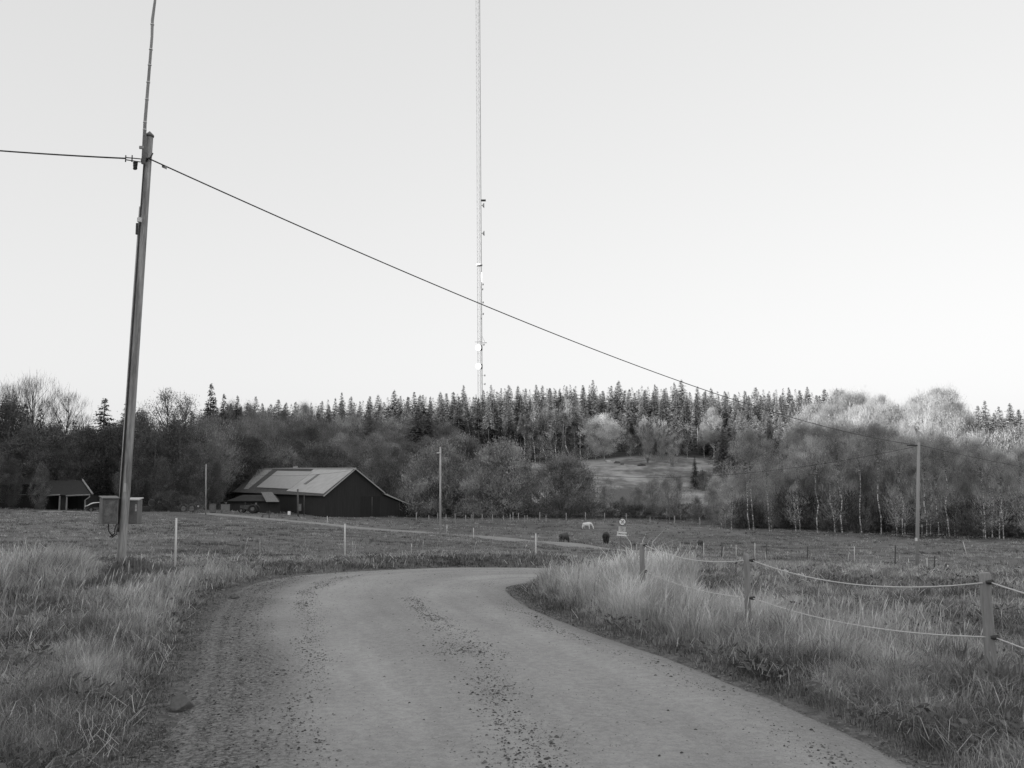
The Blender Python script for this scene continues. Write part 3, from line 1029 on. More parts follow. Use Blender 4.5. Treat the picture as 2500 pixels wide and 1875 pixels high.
NAMES = {'spruce': ('spruce_tree', 'spruce'), 'high_spruce': ('spruce_tree', 'spruce'), 'pale_spruce': ('spruce_tree', 'spruce'), 'willow': ('willow_bush', 'bush'), 'willow_dark': ('willow_bush', 'bush'),
         'twiggy': ('broadleaf_tree', 'tree'), 'grove': ('broadleaf_tree', 'tree'), 'birch': ('birch_tree', 'birch'), 'pale_birch': ('birch_tree', 'birch'),
         'dark': ('leafy_tree', 'tree'), 'open': ('leafy_tree', 'tree'), 'bare': ('bare_tree', 'tree'), 'bare_dark': ('bare_tree', 'tree'), 'fan_tree': ('bare_tree', 'tree'), 'round': ('round_tree', 'tree'), 'thin': ('young_birch', 'birch'), 'slim': ('birch_tree', 'birch'),
         'shrub': ('shrub', 'shrub')}
tr_rng = random.Random(5)
HTS = []


def tree(kind, px, top, Y, wide, label, group=None, var=None, rot=None, base=None, lean=0.0):
    """a tree standing at depth Y under picture column px, its tip at row top; wide scales the crown"""
    vs = KINDS[kind]
    (tm, cm, H0), bk, lf = vs[var if var is not None else tr_rng.randrange(len(vs))]
    p = at(px, 1200, Y)
    z = gz(p.x, p.y)
    h = at(px, top, Y).z - z
    h = max(h, 1.0)
    s = h / H0
    nm, cat = NAMES[kind]
    t = thing(nm, (p.x, p.y, z), label, cat, group)
    t.scale = (wide * s ** .6, wide * s ** .6, s)
    t.rotation_euler = (0, lean, tr_rng.uniform(0, 6.28) if rot is None else rot)
    for n_, me_, mt in (('trunk', tm, bk), ('crown', cm, lf)):
        if not me_.materials: me_.materials.append(mt)
        o = bpy.data.objects.new(n_, me_)
        COL.objects.link(o)
        o.parent = t
    HTS.append((kind, px, Y, round(z,1), round(h,1)))
    return t


def lerp_line(L, x):
    return float(np.interp(x, [a for a, b in L], [b for a, b in L]))


SKY = [(480, 965), (560, 968), (620, 978), (700, 974), (800, 966), (848, 962), (930, 962), (1000, 952), (1090, 945), (1130, 948), (1243, 938), (1330, 934), (1401, 929), (1503, 932), (1600, 932),
       (1661, 930), (1751, 945), (1830, 945), (1921, 938), (2012, 944), (2110, 960), (2250, 985), (2362, 998), (2407, 988), (2486, 985), (2560, 985)]


def zone(px):
    if px < 780: return 'above the left half of the barn roof'
    if px < 1000: return 'above the barn gable'
    if px < 1150: return 'left of the lattice mast'
    if px < 1290: return 'around the foot of the lattice mast'
    if px < 1440: return 'right of the mast, above the dark trunks'
    if px < 1560: return 'behind the round pale tree'
    if px < 1700: return 'behind the bare fan-shaped tree'
    if px < 1850: return 'right of the pale birch on the slope'
    if px < 2040: return 'left of the pale birch grove'
    return 'behind the pale birch grove'


j = tr_rng.uniform
# back rows of spruce on the skyline
x = 500.0
while x < 2080:
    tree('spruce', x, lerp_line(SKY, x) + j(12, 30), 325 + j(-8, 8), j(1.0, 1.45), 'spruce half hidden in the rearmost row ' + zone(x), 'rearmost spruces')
    x += j(20, 32)
x = 500.0
while x < 2080:
    tall = j(0, 1) < .18
    top = lerp_line(SKY, x) + (j(-10, 0) if tall else j(2, 24))
    tree('spruce', x, top, 305 + j(-10, 14), j(.95, 1.5), ('tall' if tall else 'short') + ' spruce on the skyline ' + zone(x), 'spruces along the skyline')
    x += j(15, 27)
x = 520.0
while x < 2080:
    top = lerp_line(SKY, x) + j(18, 46)
    tree('spruce' if x < 1700 or j(0, 1) < .4 else 'pale_spruce', x, top, 282 + j(-8, 8), j(.85, 1.25), 'dark spruce in the second row ' + zone(x), 'spruces behind the front row')
    x += j(24, 38)
x = 1120.0
while x < 1790:
    top = lerp_line(SKY, x) + j(20, 85)
    k = 'high_spruce' if (j(0, 1) < .8 and x < 1480) or j(0, 1) < .45 else 'spruce'
    tree(k, x, top, 258 + j(-4, 8), j(.8, 1.15), ('bare-stemmed' if k == 'high_spruce' else 'low-branched') + ' spruce at the wood edge ' + zone(x), 'spruces at the wood edge')
    x += j(22, 34)
for row, (Y, d0, d1) in enumerate(((262, 20, 60), (238, 45, 95), (212, 80, 140))):
    x = 1745.0 + row * 12
    while x < 2060 - row * 15:
        top = lerp_line(SKY, x) + j(d0, d1)
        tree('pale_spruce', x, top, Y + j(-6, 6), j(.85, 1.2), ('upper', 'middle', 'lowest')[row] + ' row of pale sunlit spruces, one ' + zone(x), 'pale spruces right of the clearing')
        x += j(26, 40)
# the far wood behind the rows, one mass
def far_wood():
    rs = np.random.default_rng(77)
    base_ = [spruce(s_, 20, r_, .25, .30, .05)[1] for s_, r_ in ((201, 4.6), (202, 4.0), (203, 5.0))]
    geo = []
    for me_ in base_:
        V = np.empty(len(me_.vertices) * 3, np.float32); me_.vertices.foreach_get('co', V)
        T = np.empty(len(me_.vertices), np.float32); me_.attributes['tone'].data.foreach_get('value', T)
        geo.append((V.reshape(-1, 3), T))
    parts = []
    x = 470.0
    while x < 2620:
        V, T = geo[rs.integers(0, 3)]
        Y = 342 + rs.uniform(-8, 8)
        p = at(x, 1200, Y); z = gz(p.x, p.y)
        top = lerp_line(SKY, x) + rs.uniform(9, 24)
        if x < 700: top += 12
        h = max(4, at(x, top, Y).z - z)
        a = rs.uniform(0, 6.28)
        W = V.copy(); W[:, 0] = V[:, 0] * math.cos(a) - V[:, 1] * math.sin(a) + p.x; W[:, 1] = V[:, 0] * math.sin(a) + V[:, 1] * math.cos(a) + p.y
        W[:, 2] = V[:, 2] * h / 20 + z
        parts.append((W, np.arange(len(W)), np.full(len(W) // 4, 4), T))
        x += rs.uniform(11, 18)
    me = join_parts(parts, 'forest')
    tag(link('forest', me, foliage('far_needles', .11, .4, .15, 0)), 'unbroken mass of spruce wood behind the skyline rows', 'forest', None, 'stuff')


far_wood()
# spruces left of mast, lower rows
x = 840.0
while x < 1150:
    top = lerp_line(SKY, x) + j(50, 95)
    tree('spruce', x, top, 255 + j(-6, 6), j(.85, 1.25), 'lower spruce among broadleaf trees ' + zone(x), 'spruces mixed into the broadleaf wood')
    x += j(24, 40)
for px, top, l in ((1018, 990, 'pale broad pine with layered boughs above the barn gable'), (1045, 1000, 'second pale pine beside the broad layered one'), (900, 1005, 'pale pine low in the wood above the barn ridge')):
    tree('pale_spruce', px, top, 236, 1.5, l, var=1)
for px, top in ((2362, 1000), (2400, 990), (2418, 978), (2452, 992), (2480, 985), (2500, 1000), (2440, 1008), (2375, 1018), (2540, 990)):
    tree('spruce', px, top, 225 + j(-5, 5), j(1.0, 1.25), 'dark spruce behind the wood at the right edge of the view', 'dark spruces showing right of the grove')

# broadleaf wood left of centre
for Y, x0, x1, a, b_ in ((246, 560, 1140, 1010, 1045), (226, 560, 1130, 1030, 1075), (206, 560, 1120, 1060, 1105), (188, 640, 1080, 1090, 1130)):
    x = x0
    while x < x1:
        top = j(a, b_) - 26 * (x < 760) + 8 * (x > 900)
        tree('dark' if (Y < 210 and j(0, 1) < .65) else 'twiggy', x, top, Y + j(-6, 6), j(.9, 1.25), 'twiggy tree ' + ('high' if Y > 215 else 'low') + ' in the wood ' + zone(x), 'twiggy trees in the wood behind the barn')
        x += j(32, 52)

# willow bushes in a row
for i, (px, top, Y, wd, v, l) in enumerate((
        (690, 1100, 172, 1.05, 0, 'round willow bush behind the left half of the barn roof'),
        (800, 1086, 168, 1.25, 1, 'broad willow bush behind the barn ridge'),
        (948, 1088, 162, 1.0, 2, 'round willow bush between the barn gable and the thin pole'),
        (1068, 1085, 152, 1.12, 0, 'willow bush just left of the thin pole top'),
        (1130, 1070, 160, 1.1, 1, 'tall willow bush right behind the thin pole'),
        (1222, 1082, 148, 1.18, 2, 'largest round willow bush right of the thin pole'),
        (1378, 1116, 144, 1.2, 1, 'lone dark round bush in front of the grassy slope'))):
    t = tree('willow' if i in (0, 3, 5) else 'willow_dark', px, top, Y, wd, l, var=v % 2)

# hill clearing trees
tree('round', 1478, 1012, 244, 1.0, 'round pale leafy tree at the top of the grassy slope')
tree('fan_tree', 1586, 1022, 236, 1.0, 'bare fan-shaped tree with upright boughs on the slope', var=0)
tree('fan_tree', 1618, 1030, 240, .7, 'narrow bare tree touching the right side of the fan-shaped one', var=1)
tree('fan_tree', 1645, 1062, 230, .9, 'smaller spreading bare tree right of the fan-shaped one', var=1)
tree('pale_birch', 1744, 996, 240, 1.0, 'pale leafy birch standing alone before the dark spruces', var=0)
tree('pale_birch', 1722, 1030, 246, .7, 'smaller pale birch at the left shoulder of the lone pale birch', var=1)
tree('spruce', 1698, 1114, 196, .75, 'small dark spruce standing alone on the grassy slope', var=2)
tree('shrub', 1718, 1155, 194, .8, 'low dark shrub at the foot of the lone small spruce', var=0)
for px, top, l in ((1280, 1012, 'first'), (1307, 985, 'second'), (1331, 1000, 'third'), (1357, 998, 'fourth'), (1388, 975, 'fifth, tallest'), (1420, 985, 'sixth')):
    tree('slim', px, top, 240 + j(-4, 4), 1.0, l + ' slim birch counted rightward along the dark wood edge', 'slim birches before the dark wood', var=tr_rng.randrange(3))
for px, top in ((1295, 1060), (1318, 1065), (1345, 1050), (1372, 1045), (1400, 1050), (1435, 1070), (1455, 1060), (1655, 1050), (1680, 1040), (1540, 1060)):
    tree('thin', px, top, 243, .9, 'thin bare stem standing in front of the dark wood edge', 'thin stems at the wood edge')
# lower slope growth
for px, top, Y, k, wd, l in ((1487, 1170, 150, 'thin', 1.0, 'thin birch sapling right of the lone dark round bush'), (1475, 1190, 152, 'grove', .5, 'small twiggy tree right of the lone dark round bush'),
                             (1555, 1190, 148, 'twiggy', .7, 'low twiggy bush left of the shrub thicket'), (1600, 1165, 146, 'twiggy', .8, 'broad twiggy bush in the middle of the thicket'),
                             (1640, 1158, 142, 'twiggy', .85, 'tallest twiggy bush of the thicket'), (1625, 1170, 136, 'birch', .45, 'white-stemmed birch in front of the thicket, left one'),
                             (1660, 1160, 136, 'birch', .5, 'white-stemmed birch in front of the thicket, right one'), (1690, 1190, 134, 'thin', 1.1, 'sapling at the right end of the thicket'),
                             (1735, 1190, 132, 'twiggy', .6, 'low bush between the thicket and the birch wood'), (1780, 1130, 140, 'thin', 1.3, 'lone sapling left of the forked birch'),
                             (1700, 1215, 134, 'twiggy', .55, 'lowest bush beside the sapling of the thicket'), (1520, 1215, 146, 'twiggy', .5, 'low bush under the grassy slope')):
    tree(k, px, top, Y, wd, l)
x = 1290.0
while x < 1780:
    tree('shrub', x, j(1228, 1242), 150 + j(-3, 3), j(.8, 1.3), 'dark shrub in the hedge line below the grassy slope', 'dark shrubs below the slope')
    x += j(22, 40)
x = 1010.0
while x < 1290:
    tree('shrub', x, j(1222, 1238), 156 + j(-3, 3), j(.8, 1.2), 'dark shrub at the foot of the willow bushes', 'dark shrubs below the willows')
    x += j(24, 40)

# birch wood at the right
GR = [(1740, 1100), (1780, 1060), (1850, 1045), (1950, 1020), (2000, 985), (2060, 950), (2110, 945), (2160, 965), (2210, 985), (2240, 955), (2310, 942), (2350, 955), (2380, 1015), (2440, 1040), (2500, 1020), (2600, 1030)]


def rz_(px):
    if px < 1900: return 'left end of the birch wood'
    if px < 2100: return 'part of the birch wood left of the far pole'
    if px < 2330: return 'part of the birch wood behind the far pole'
    return 'part of the birch wood right of the far pole'


for Y0, step, d0, d1, kk in ((156, 27, -12, 28, 'pale_birch'), (147, 32, 10, 60, 'pale_birch'), (136, 34, 60, 110, 'grove'), (128, 34, 80, 150, 'grove')):
    x = (1965.0 if kk == 'pale_birch' else 1750.0)
    while x < 2600:
        off = 0 if x < 2100 else -(x - 2100) * .045
        if x < 2360 or kk == 'grove':
            tree(kk, x, lerp_line(GR, x) + j(d0, d1), Y0 + off + j(-3, 3), j(.95, 1.25) if kk == 'pale_birch' else j(.75, 1.0), ('pale-leaved birch in the back, ' if kk == 'pale_birch' else 'twiggy grey tree in the ') + rz_(x).replace('left end', 'left end'), 'trees crowded in the birch wood')
        x += step * j(.75, 1.25)
for px, top in ((2385, 1035), (2420, 1050), (2450, 1045), (2480, 1030), (2515, 1025), (2550, 1025)):
    tree('pale_spruce', px, top, 130, 1.3, 'pale leafy tree top showing above the birch wood at its right end', 'pale tops at the right end of the wood')
    tree('twiggy', px + 8, top + 22, 124, 1.2, 'broad twiggy tree under the pale tops at the right end', 'broad twiggy trees at the right end')
stems = [(1828, 1085, 121, -.05), (1838, 1080, 120, -.01), (1876, 1105, 118, 0), (1950, 1140, 117, 0), (1992, 1105, 115, 0), (2052, 1070, 114, -.03), (2100, 1095, 113, 0), (2146, 1060, 112, 0),
         (2198, 1100, 110, 0), (2256, 1100, 109, -.02), (2286, 1120, 108, 0), (2312, 1090, 106, .01), (2398, 1100, 104, .04), (2417, 1120, 106, 0), (2442, 1130, 101, .02), (2494, 1120, 100, 0), (2545, 1110, 99, 0)]
names_ = ['left stem of the forked white birch at the left end of the wood', 'right stem of the forked white birch at the left end of the wood', 'slim dark-stemmed birch right of the forked pair',
          'faint white stem between the forked pair and the first straight birch', 'first straight white birch at the front of the wood', 'crooked white birch at the front of the wood', 'dull white stem right of the crooked birch',
          'straightest white birch halfway to the far pole', 'bright white birch nearest the left side of the far pole', 'white birch leaning just right of the far pole', 'white birch a little right of the far pole',
          'grey stem with a forked crown right of the far pole', 'leaning grey stem in the right part of the wood', 'thin white stem behind the leaning grey one', 'stout grey stem in the right part of the wood', 'pale stem at the right edge of the view', 'pale stem just past the right edge of the view']
for (px, top, Y, ln), l in zip(stems, names_):
    tree('birch', px, top - 30, Y, .82, l, lean=ln)
x = 1760.0
while x < 2600:
    Yb = np.interp(x, [1760, 2150, 2500], [120, 108, 96]) + j(0, 7)
    if j(0, 1) < .55:
        tree('shrub', x, 1215 + j(-15, 30) + (x - 1800) * .02, Yb + 6, j(.8, 1.3), 'dark undergrowth shrub at the ' + rz_(x).replace('part of the ', 'foot of the '), 'shrubs at the foot of the birch wood')
    elif j(0, 1) < .6:
        tree('thin', x, 1180 + j(-40, 30), Yb, j(.7, 1.1), 'thin dark sapling at the ' + rz_(x).replace('part of the ', 'edge of the '), 'saplings along the birch wood')
    x += j(14, 26)

# dark trees round the farm at the left
L_ = [('dark', 10, 975, 142, 1.0, 'dark leafy tree at the left edge of the view'), ('bare_dark', 20, 945, 150, .9, 'bare-topped tree at the far left edge'),
      ('bare_dark', 72, 930, 148, .8, 'tall bare tree rising above the dark house'), ('spruce', 50, 985, 146, 1.3, 'dark spruce among bare tops at the far left'), ('spruce', 90, 998, 145, 1.2, 'dark spruce right of the tall bare tree'),
      ('bare_dark', 150, 965, 152, .95, 'wide bare tree with see-through crown left of the lone layered spruce'), ('spruce', 245, 972, 150, 1.6, 'broad layered spruce left of the tall pole'), ('dark', 120, 1035, 146, .9, 'dark tree above the open shed'),
      ('dark', 60, 1040, 138, .9, 'dark tree leaning over the dark house'), ('dark', 200, 1045, 143, 1.0, 'dark tree below the layered spruce'), ('dark', 262, 1040, 147, .9, 'dark tree just left of the tall pole'),
      ('spruce', 302, 975, 152, 1.1, 'spruce half hidden behind the tall pole'), ('dark', 330, 1000, 147, .9, 'dark tree just right of the tall pole'), ('open', 400, 952, 143, 1.0, 'open-crowned dark tree standing above its neighbours'),
      ('open', 445, 965, 150, .8, 'open-crowned tree right of the highest open crown'), ('dark', 425, 1020, 140, .9, 'dark tree under the open crowns'), ('dark', 360, 1060, 136, .85, 'lower dark tree right of the tall pole'),
      ('spruce', 508, 936, 190, 1.15, 'pointed dark spruce, tallest left of the barn'), ('spruce', 540, 962, 192, 1.0, 'spruce right of the tallest pointed one'), ('spruce', 574, 966, 200, .9, 'third pointed spruce above the twiggy tree'),
      ('twiggy', 515, 1022, 146, 1.1, 'big grey twiggy tree behind the left end of the barn'), ('twiggy', 590, 1030, 180, 1.2, 'grey twiggy tree touching the barn roof end'), ('twiggy', 490, 1040, 146, 1.1, 'grey twiggy tree behind the thin farmyard pole'),
      ('dark', 470, 1085, 138, .7, 'low dark tree behind the thin farmyard pole'), ('dark', 310, 1110, 134, .6, 'low dark tree right behind the meter boxes'), ('dark', 395, 1120, 134, .55, 'low dark bush beside the water tank'),
      ('dark', -60, 985, 142, 1.0, 'dark tree just outside the left edge'), ('dark', 528, 1130, 143, .5, 'dark bushy tree left of the barn annex'), ('twiggy', 640, 1035, 175, 1.2, 'grey twiggy tree above the left roof end of the barn'),
      ('dark', 170, 1080, 140, .7, 'dark tree right behind the open shed'), ('dark', 20, 1080, 137, .8, 'low dark tree left of the dark house')]
for px_ in (-140, -230, -330, -420, -520, -630):
    L_.append(('dark', px_, 1000 + (px_ % 37), 140, 1.0, 'dark tree of the farm wood past the left edge of the view'))
L_ += [('dark', 30, 1120, 131, .5, 'low dark tree in front of the dark house wall'), ('dark', 98, 1130, 128, .42, 'low dark tree between the dark house and the open shed'), ('dark', -20, 1100, 130, .6, 'low dark tree at the left edge before the dark house')]
for k, px, top, Y, wd, l in L_:
    tree(k, px, top, Y, wd, l, 'farm wood past the view' if px < -100 else None)
x = -40.0
while x < 620:
    tree('dark', x, j(1030, 1075), 165 + j(-5, 5), j(.9, 1.2), 'dark tree in the back row behind the farmyard', 'back row of dark farm trees')
    x += j(30, 48)
x = -30.0
while x < 480:
    tree('spruce', x, j(1000, 1040), 185 + j(-6, 6), j(1, 1.4), 'dark spruce low behind the farm trees', 'dark spruces behind the farm')
    x += j(34, 50)
for px in (415, 435, 400, 470, 455):
    tree('shrub', px, j(1205, 1222), 131 + j(-1, 1), 1.0, 'low dark shrub in the farmyard left of the thin pole', 'shrubs in the farmyard')

# ------------------------------------------------------------------ near pole with meter boxes
M_POLE = grey('weathered_pole_wood', .33, .9, .6, 11, (1, 1, .06), bump=.6, bscale=40)
M_PIPE = grey('galvanised_pipe', .30, .55, .25, 6, (1, 1, .3))
M_DKMET = grey('dark_fittings', .05, .6, .3, 8)
M_BAND = grey('white_tape', .75, .6, .08, 5)
M_BOX = grey('meter_box_paint', .15, .6, .28, 5, bump=.1)
M_BOXP = grey('pale_box_paint', .50, .6, .12, 5)
M_WOOD = grey('fence_wood', .27, .9, .3, 7, (1, 1, .12), bump=.5, bscale=40)
M_WHITE = grey('white_plastic', .72, .5, .06, 4)
M_ROPE = grey('pale_rope', .62, .8, .12, 60)
M_DKWOOD = grey('dark_post_wood', .09, .9, .3, 6, (1, 1, .2))
M_WIRE = grey('black_cable', .035, .6, .2, 5)

PB = at(293, 1412, 20.0)
PT = at(365, 331, 20.0)
pb = Vector((PB.x, PB.y, gz(PB.x, PB.y) - .3))
pole = thing('utility_pole', (PB.x, PB.y, gz(PB.x, PB.y)), 'tall leaning wooden utility pole with grey meter boxes by the road', 'utility pole')
ax = (PT - PB)
def pp(t, dx=0.0, dy=0.0): return PB + ax * t + Vector((dx, dy, 0))
m = MB(); m.tube([pp(-.04)] + [pp(t) for t in (.1, .25, .4, .55, .7, .85, 1)], [.094, .093, .091, .089, .087, .085, .082, .080], 20); m.build('post', M_POLE, pole)
m = MB(); c0 = pp(1.0); m.tube([c0 + ax.normalized() * z for z in (-.03, .0, .01, .10)], [.094, .100, .096, .004], 20); m.build('cap', M_BOX, pole)
m = MB(); m.tube([pp(.13, -.085, -.05), pp(.3, -.084, -.05), pp(.55, -.081, -.05), pp(.83, -.080, -.04)], [.032, .032, .030, .027], 10); m.build('cable_guard', grey('cable_guard_metal', .48, .7, .2, 6, (1, 1, .3)), pole)
m = MB(); m.tube([pp(.1, -.065, -.10), pp(.5, -.06, -.09), pp(.93, -.05, -.08)], [.018, .016, .014], 8); m.build('cable', M_DKMET, pole)
# hardware ring at the wire attachment
H0_ = at(356, 392, 20)
m = MB(); m.tube([H0_ + Vector((0, 0, -.05)), H0_ + Vector((0, 0, .03))], [.105, .105], 16); m.build('collar', M_DKMET, pole)
m = MB(); a = H0_ + Vector((.07, -.1, 0)); m.tube([a, a + Vector((.08, -.03, .02)), a + Vector((.13, -.03, .12))], [.022, .018, .015], 8); m.build('hook', M_DKMET, pole)
m = MB(); m.tube([H0_ + Vector((-.1, -.05, .02)), H0_ + Vector((-.42, -.06, .05))], .012, 6); m.tube([H0_ + Vector((-.1, -.05, -.05)), H0_ + Vector((-.42, -.06, 0.0))], .012, 6)
for dx in (-.42, -.28):
    m.tube([H0_ + Vector((dx, -.06, -.05)), H0_ + Vector((dx, -.06, .1))], .014, 6)
m.build('tension_clamp', M_DKMET, pole)
m = MB(); c = H0_ + Vector((-.2, -.07, -.06))
for k in range(5): m.tube([c + Vector((0, 0, -.035 * k)), c + Vector((.005, 0, -.035 * k - .024))], [.05 - .005 * (k % 2), .055 - .004 * k], 10)
m.build('insulator', M_DKMET, pole)
m = MB(); c = at(346, 360, 19.8); m.box((c.x - .05, c.y - .02, c.z - .03), (c.x + .05, c.y + .02, c.z + .03)); m.build('bracket', M_PIPE, pole)
c = at(341, 537, 19.85); m = MB(); m.box((c.x - .045, c.y - .03, c.z - .045), (c.x + .04, c.y + .03, c.z + .05)); m.build('bracket', M_WHITE, pole)
c = at(336, 545, 19.86); m = MB(); m.box((c.x - .03, c.y - .02, c.z - .25), (c.x + .01, c.y + .02, c.z)); m.build('bracket', M_DKMET, pole)
c = at(305, 1190, 19.84); m = MB(); m.box((c.x - .025, c.y - .01, c.z - .09), (c.x + .02, c.y + .01, c.z + .09)); m.build('marker_plate', M_BOXP, pole)
# aerial tube rising above the pole
m = MB(); r0 = at(350, 400, 19.84); r1 = at(354, 300, 19.84); r2 = at(371, 90, 19.84); r3 = at(372, 50, 19.84); r4 = at(380, -10, 19.84); r5 = at(392, -150, 19.84)
tube_o = m.tube([r0, r1, r2, r3, r4, r5], [.045, .036, .030, .034, .026, .018], 10).build('aerial_tube', M_PIPE, pole)
for y_ in (318, 300, 244, 202, 160, 122, 61):
    xx = np.interp(y_, [50, 90, 300, 400], [372, 371, 354, 350])
    c = at(float(xx), y_, 19.84); m = MB(); m.tube([c, c + Vector((0, 0, .022))], [.042, .042], 10); m.build('band', M_BAND, tube_o)
# meter boxes
bx0, bx1 = at(247, 1279, 19.8), at(293, 1216, 19.8)
def boxy(name, x0, x1, y0, y1, z0, z1, mat, rot, lidm):
    cx, cy = (x0 + x1) / 2, (y0 + y1) / 2
    M = Matrix.Translation((cx, cy, 0)) @ Matrix.Rotation(rot, 4, 'Z') @ Matrix.Translation((-cx, -cy, 0))
    b_ = MB().box((x0, y0, z0), (x1, y1, z1), M).build(name, mat, pole)
    b_.modifiers.new('bevel', 'BEVEL').width = .008
    m_ = MB(); q = [M @ Vector(p) for p in ((x0 - .02, y0 - .04, z1 + .004), (x1 + .02, y0 - .04, z1 + .004), (x1 + .02, y1, z1 + .05), (x0 - .02, y1, z1 + .05))]
    m_.quad_slab(q[:4], .02); l_ = m_.build('lid', lidm, b_)
    return b_, M
bA, MA = boxy('meter_box', bx0.x + .03, bx1.x - .03, 19.55, 19.85, bx0.z, bx1.z, M_BOX, .62, M_BOX)
m = MB(); w0 = bx0.x + .06; m.box((w0, 19.535, bx0.z + .05), (bx1.x - .06, 19.546, bx1.z - .06), MA); m.build('door', grey('worn_box_door', .13, .7, .5, 12), bA)
bx2, bx3 = at(309, 1279, 20.3), at(338, 1220, 20.3)
bB, MBm = boxy('meter_box', bx2.x, bx3.x, 20.18, 20.6, bx2.z, bx3.z, M_BOX, .15, M_BOXP)
for k in range(5):
    zz = bx3.z - .12 - k * .03
    m = MB(); m.box((bx3.x - .05, 20.165, zz), (bx3.x - .015, 20.176, zz + .016), MBm); m.build('vent', M_WHITE, bB)
for (xa, ya, xb, yb) in ((265, 1278, 276, 1308), (286, 1278, 268, 1311), (291, 1280, 273, 1312)):
    a = at(xa, ya, 19.7); b_ = at(xb, yb, 19.72); c = at((xa + xb) / 2 + (-3 if xa < 280 else 3), (ya + yb) / 2 + 8, 19.7)
    m = MB(); m.tube([a, a.lerp(c, .6) + Vector((-.02, 0, 0)), c, b_], .014, 6); m.build('cable', M_DKMET, pole)

# ------------------------------------------------------------------ other poles and wires
def pole_at(px0, py0, px1, py1, Y, r0, r1, label, mat=M_POLE, name='utility_pole'):
    a = P(px0, py0, Y); b_ = at(px1, py1, Y)
    t = thing(name, a, label, 'pole')
    m = MB(); m.tube([a - Vector((0, 0, .4)), a.lerp(b_, .5), b_], [r0, (r0 + r1) / 2, r1], 12); m.build('post', mat, t)
    return t, a, b_
M_PALEPOLE = grey('pale_pole_wood', .48, .9, .25, 6, (1, 1, .08))
M_FARPOLE = grey('far_pole_wood', .36, .9, .08, 6, (1, 1, .08))
t1, a1, TP1 = pole_at(2238, 1385, 2243, 1080, 60, .125, .09, 'far wooden pole standing in the paddock before the birch wood', M_FARPOLE)
m = MB(); c = at(2237, 1317, 59.78); m.box((c.x - .07, c.y - .02, c.z - .1), (c.x + .07, c.y + .02, c.z + .1)); m.build('sign_plate', M_WHITE, t1)
m = MB(); c = at(2236, 1088, 59.8); m.tube([c + Vector((-.55, 0, .02)), c + Vector((.1, 0, 0))], .04, 6); m.build('bracket', M_DKMET, t1)
t2, a2, TP2 = pole_at(1075, 1308, 1075, 1091, 88, .10, .08, 'pale wooden pole standing by the far track right of the barn', M_PALEPOLE)
m = MB(); c = at(1071, 1106, 87.8); m.tube([c + Vector((-.2, 0, 0)), c + Vector((.15, 0, 0))], [.05, .07], 6); m.build('insulator', M_WHITE, t2)
t3, a3, TP3 = pole_at(502, 1262, 503, 1133, 124, .10, .08, 'thin grey pole in the farmyard left of the barn')
WL = at(-900, 300, 26)
def wire(name, pts, r, label, mat=M_WIRE, extra=None):
    a = Vector(pts[0])
    t = thing(name, a, label, 'cable', None)
    m = MB(); m.tube(pts, r, 6); m.build('cable', mat, t)
    return t
wire('overhead_cable', catenary(at(-1100, 215, 24), H0_ + Vector((-.42, -.06, .03)), .30, 30), .017, 'overhead cable running off to the left from the near pole')
wt = wire('overhead_cable', catenary(H0_ + Vector((.12, -.1, .0)), at(2240, 1087, 59.9), 1.02, 60), .015, 'long sagging cable from the near pole to the far paddock pole')
wp = catenary(H0_ + Vector((.12, -.1, .0)), at(2240, 1087, 59.9), 1.02, 300); tg = at(396, 407, 20.5); c = min(wp, key=lambda q: abs(q.x / q.y - tg.x / tg.y)); m = MB(); m.add([c + Vector(v) for v in ((-.05, 0, .03), (.06, 0, -.02), (.06, 0, -.09), (-.05, 0, -.04), (-.05, .008, .03), (.06, .008, -.02), (.06, .008, -.09), (-.05, .008, -.04))], [(0, 3, 2, 1), (4, 5, 6, 7), (0, 1, 5, 4), (1, 2, 6, 5), (2, 3, 7, 6), (3, 0, 4, 7)]); m.build('tag', M_PIPE, wt)
wire('overhead_cable', catenary(at(2242, 1086, 60), at(2980, 1180, 100), .9, 20), .012, 'cable running right from the far paddock pole')
wire('overhead_cable', catenary(at(2236, 1090, 60), at(1078, 1096, 88), 2.3, 50), .011, 'cable from the far paddock pole to the pale pole')
wire('overhead_cable', catenary(at(1073, 1100, 88), at(505, 1140, 124), 1.7, 40), .012, 'cable crossing before the barn roof to the farmyard pole')

# snow poles
for i, (px, py, pt, Y, r, ln, l) in enumerate((
        (427, 1402, 1264, 20.5, .024, .06, 'white marker pole nearest the tall leaning pole'), (842, 1374, 1278, 28, .022, 0, 'white marker pole behind the left part of the road bend'),
        (1308, 1371, 1302, 38, .026, 0, 'white marker pole behind the right part of the road bend'), (1156, 1321, 1289, 90, .036, 0, 'short white marker pole beside the far track, right of the pale pole'),
        (1091, 1306, 1281, 104, .038, 0, 'short white marker pole close to the foot of the pale pole'), (799, 1286, 1260, 114, .038, 0, 'white marker pole before the barn corner'))):
    a = P(px, py, Y); b_ = at(px + ln * 60, pt, Y)
    m = MB(); m.tube([a - Vector((0, 0, .2)), a.lerp(b_, .5), b_], [r, r, r * .9], 10)
    t = thing('marker_pole', a, l, 'marker pole', 'white snow marker poles')
    m.build('rod', M_WHITE, t)
    m = MB(); m.tube([b_, b_ + Vector((0, 0, .02))], [r * .95, r * .5], 10); m.build('cap', M_BOX if i < 3 else M_WHITE, t)

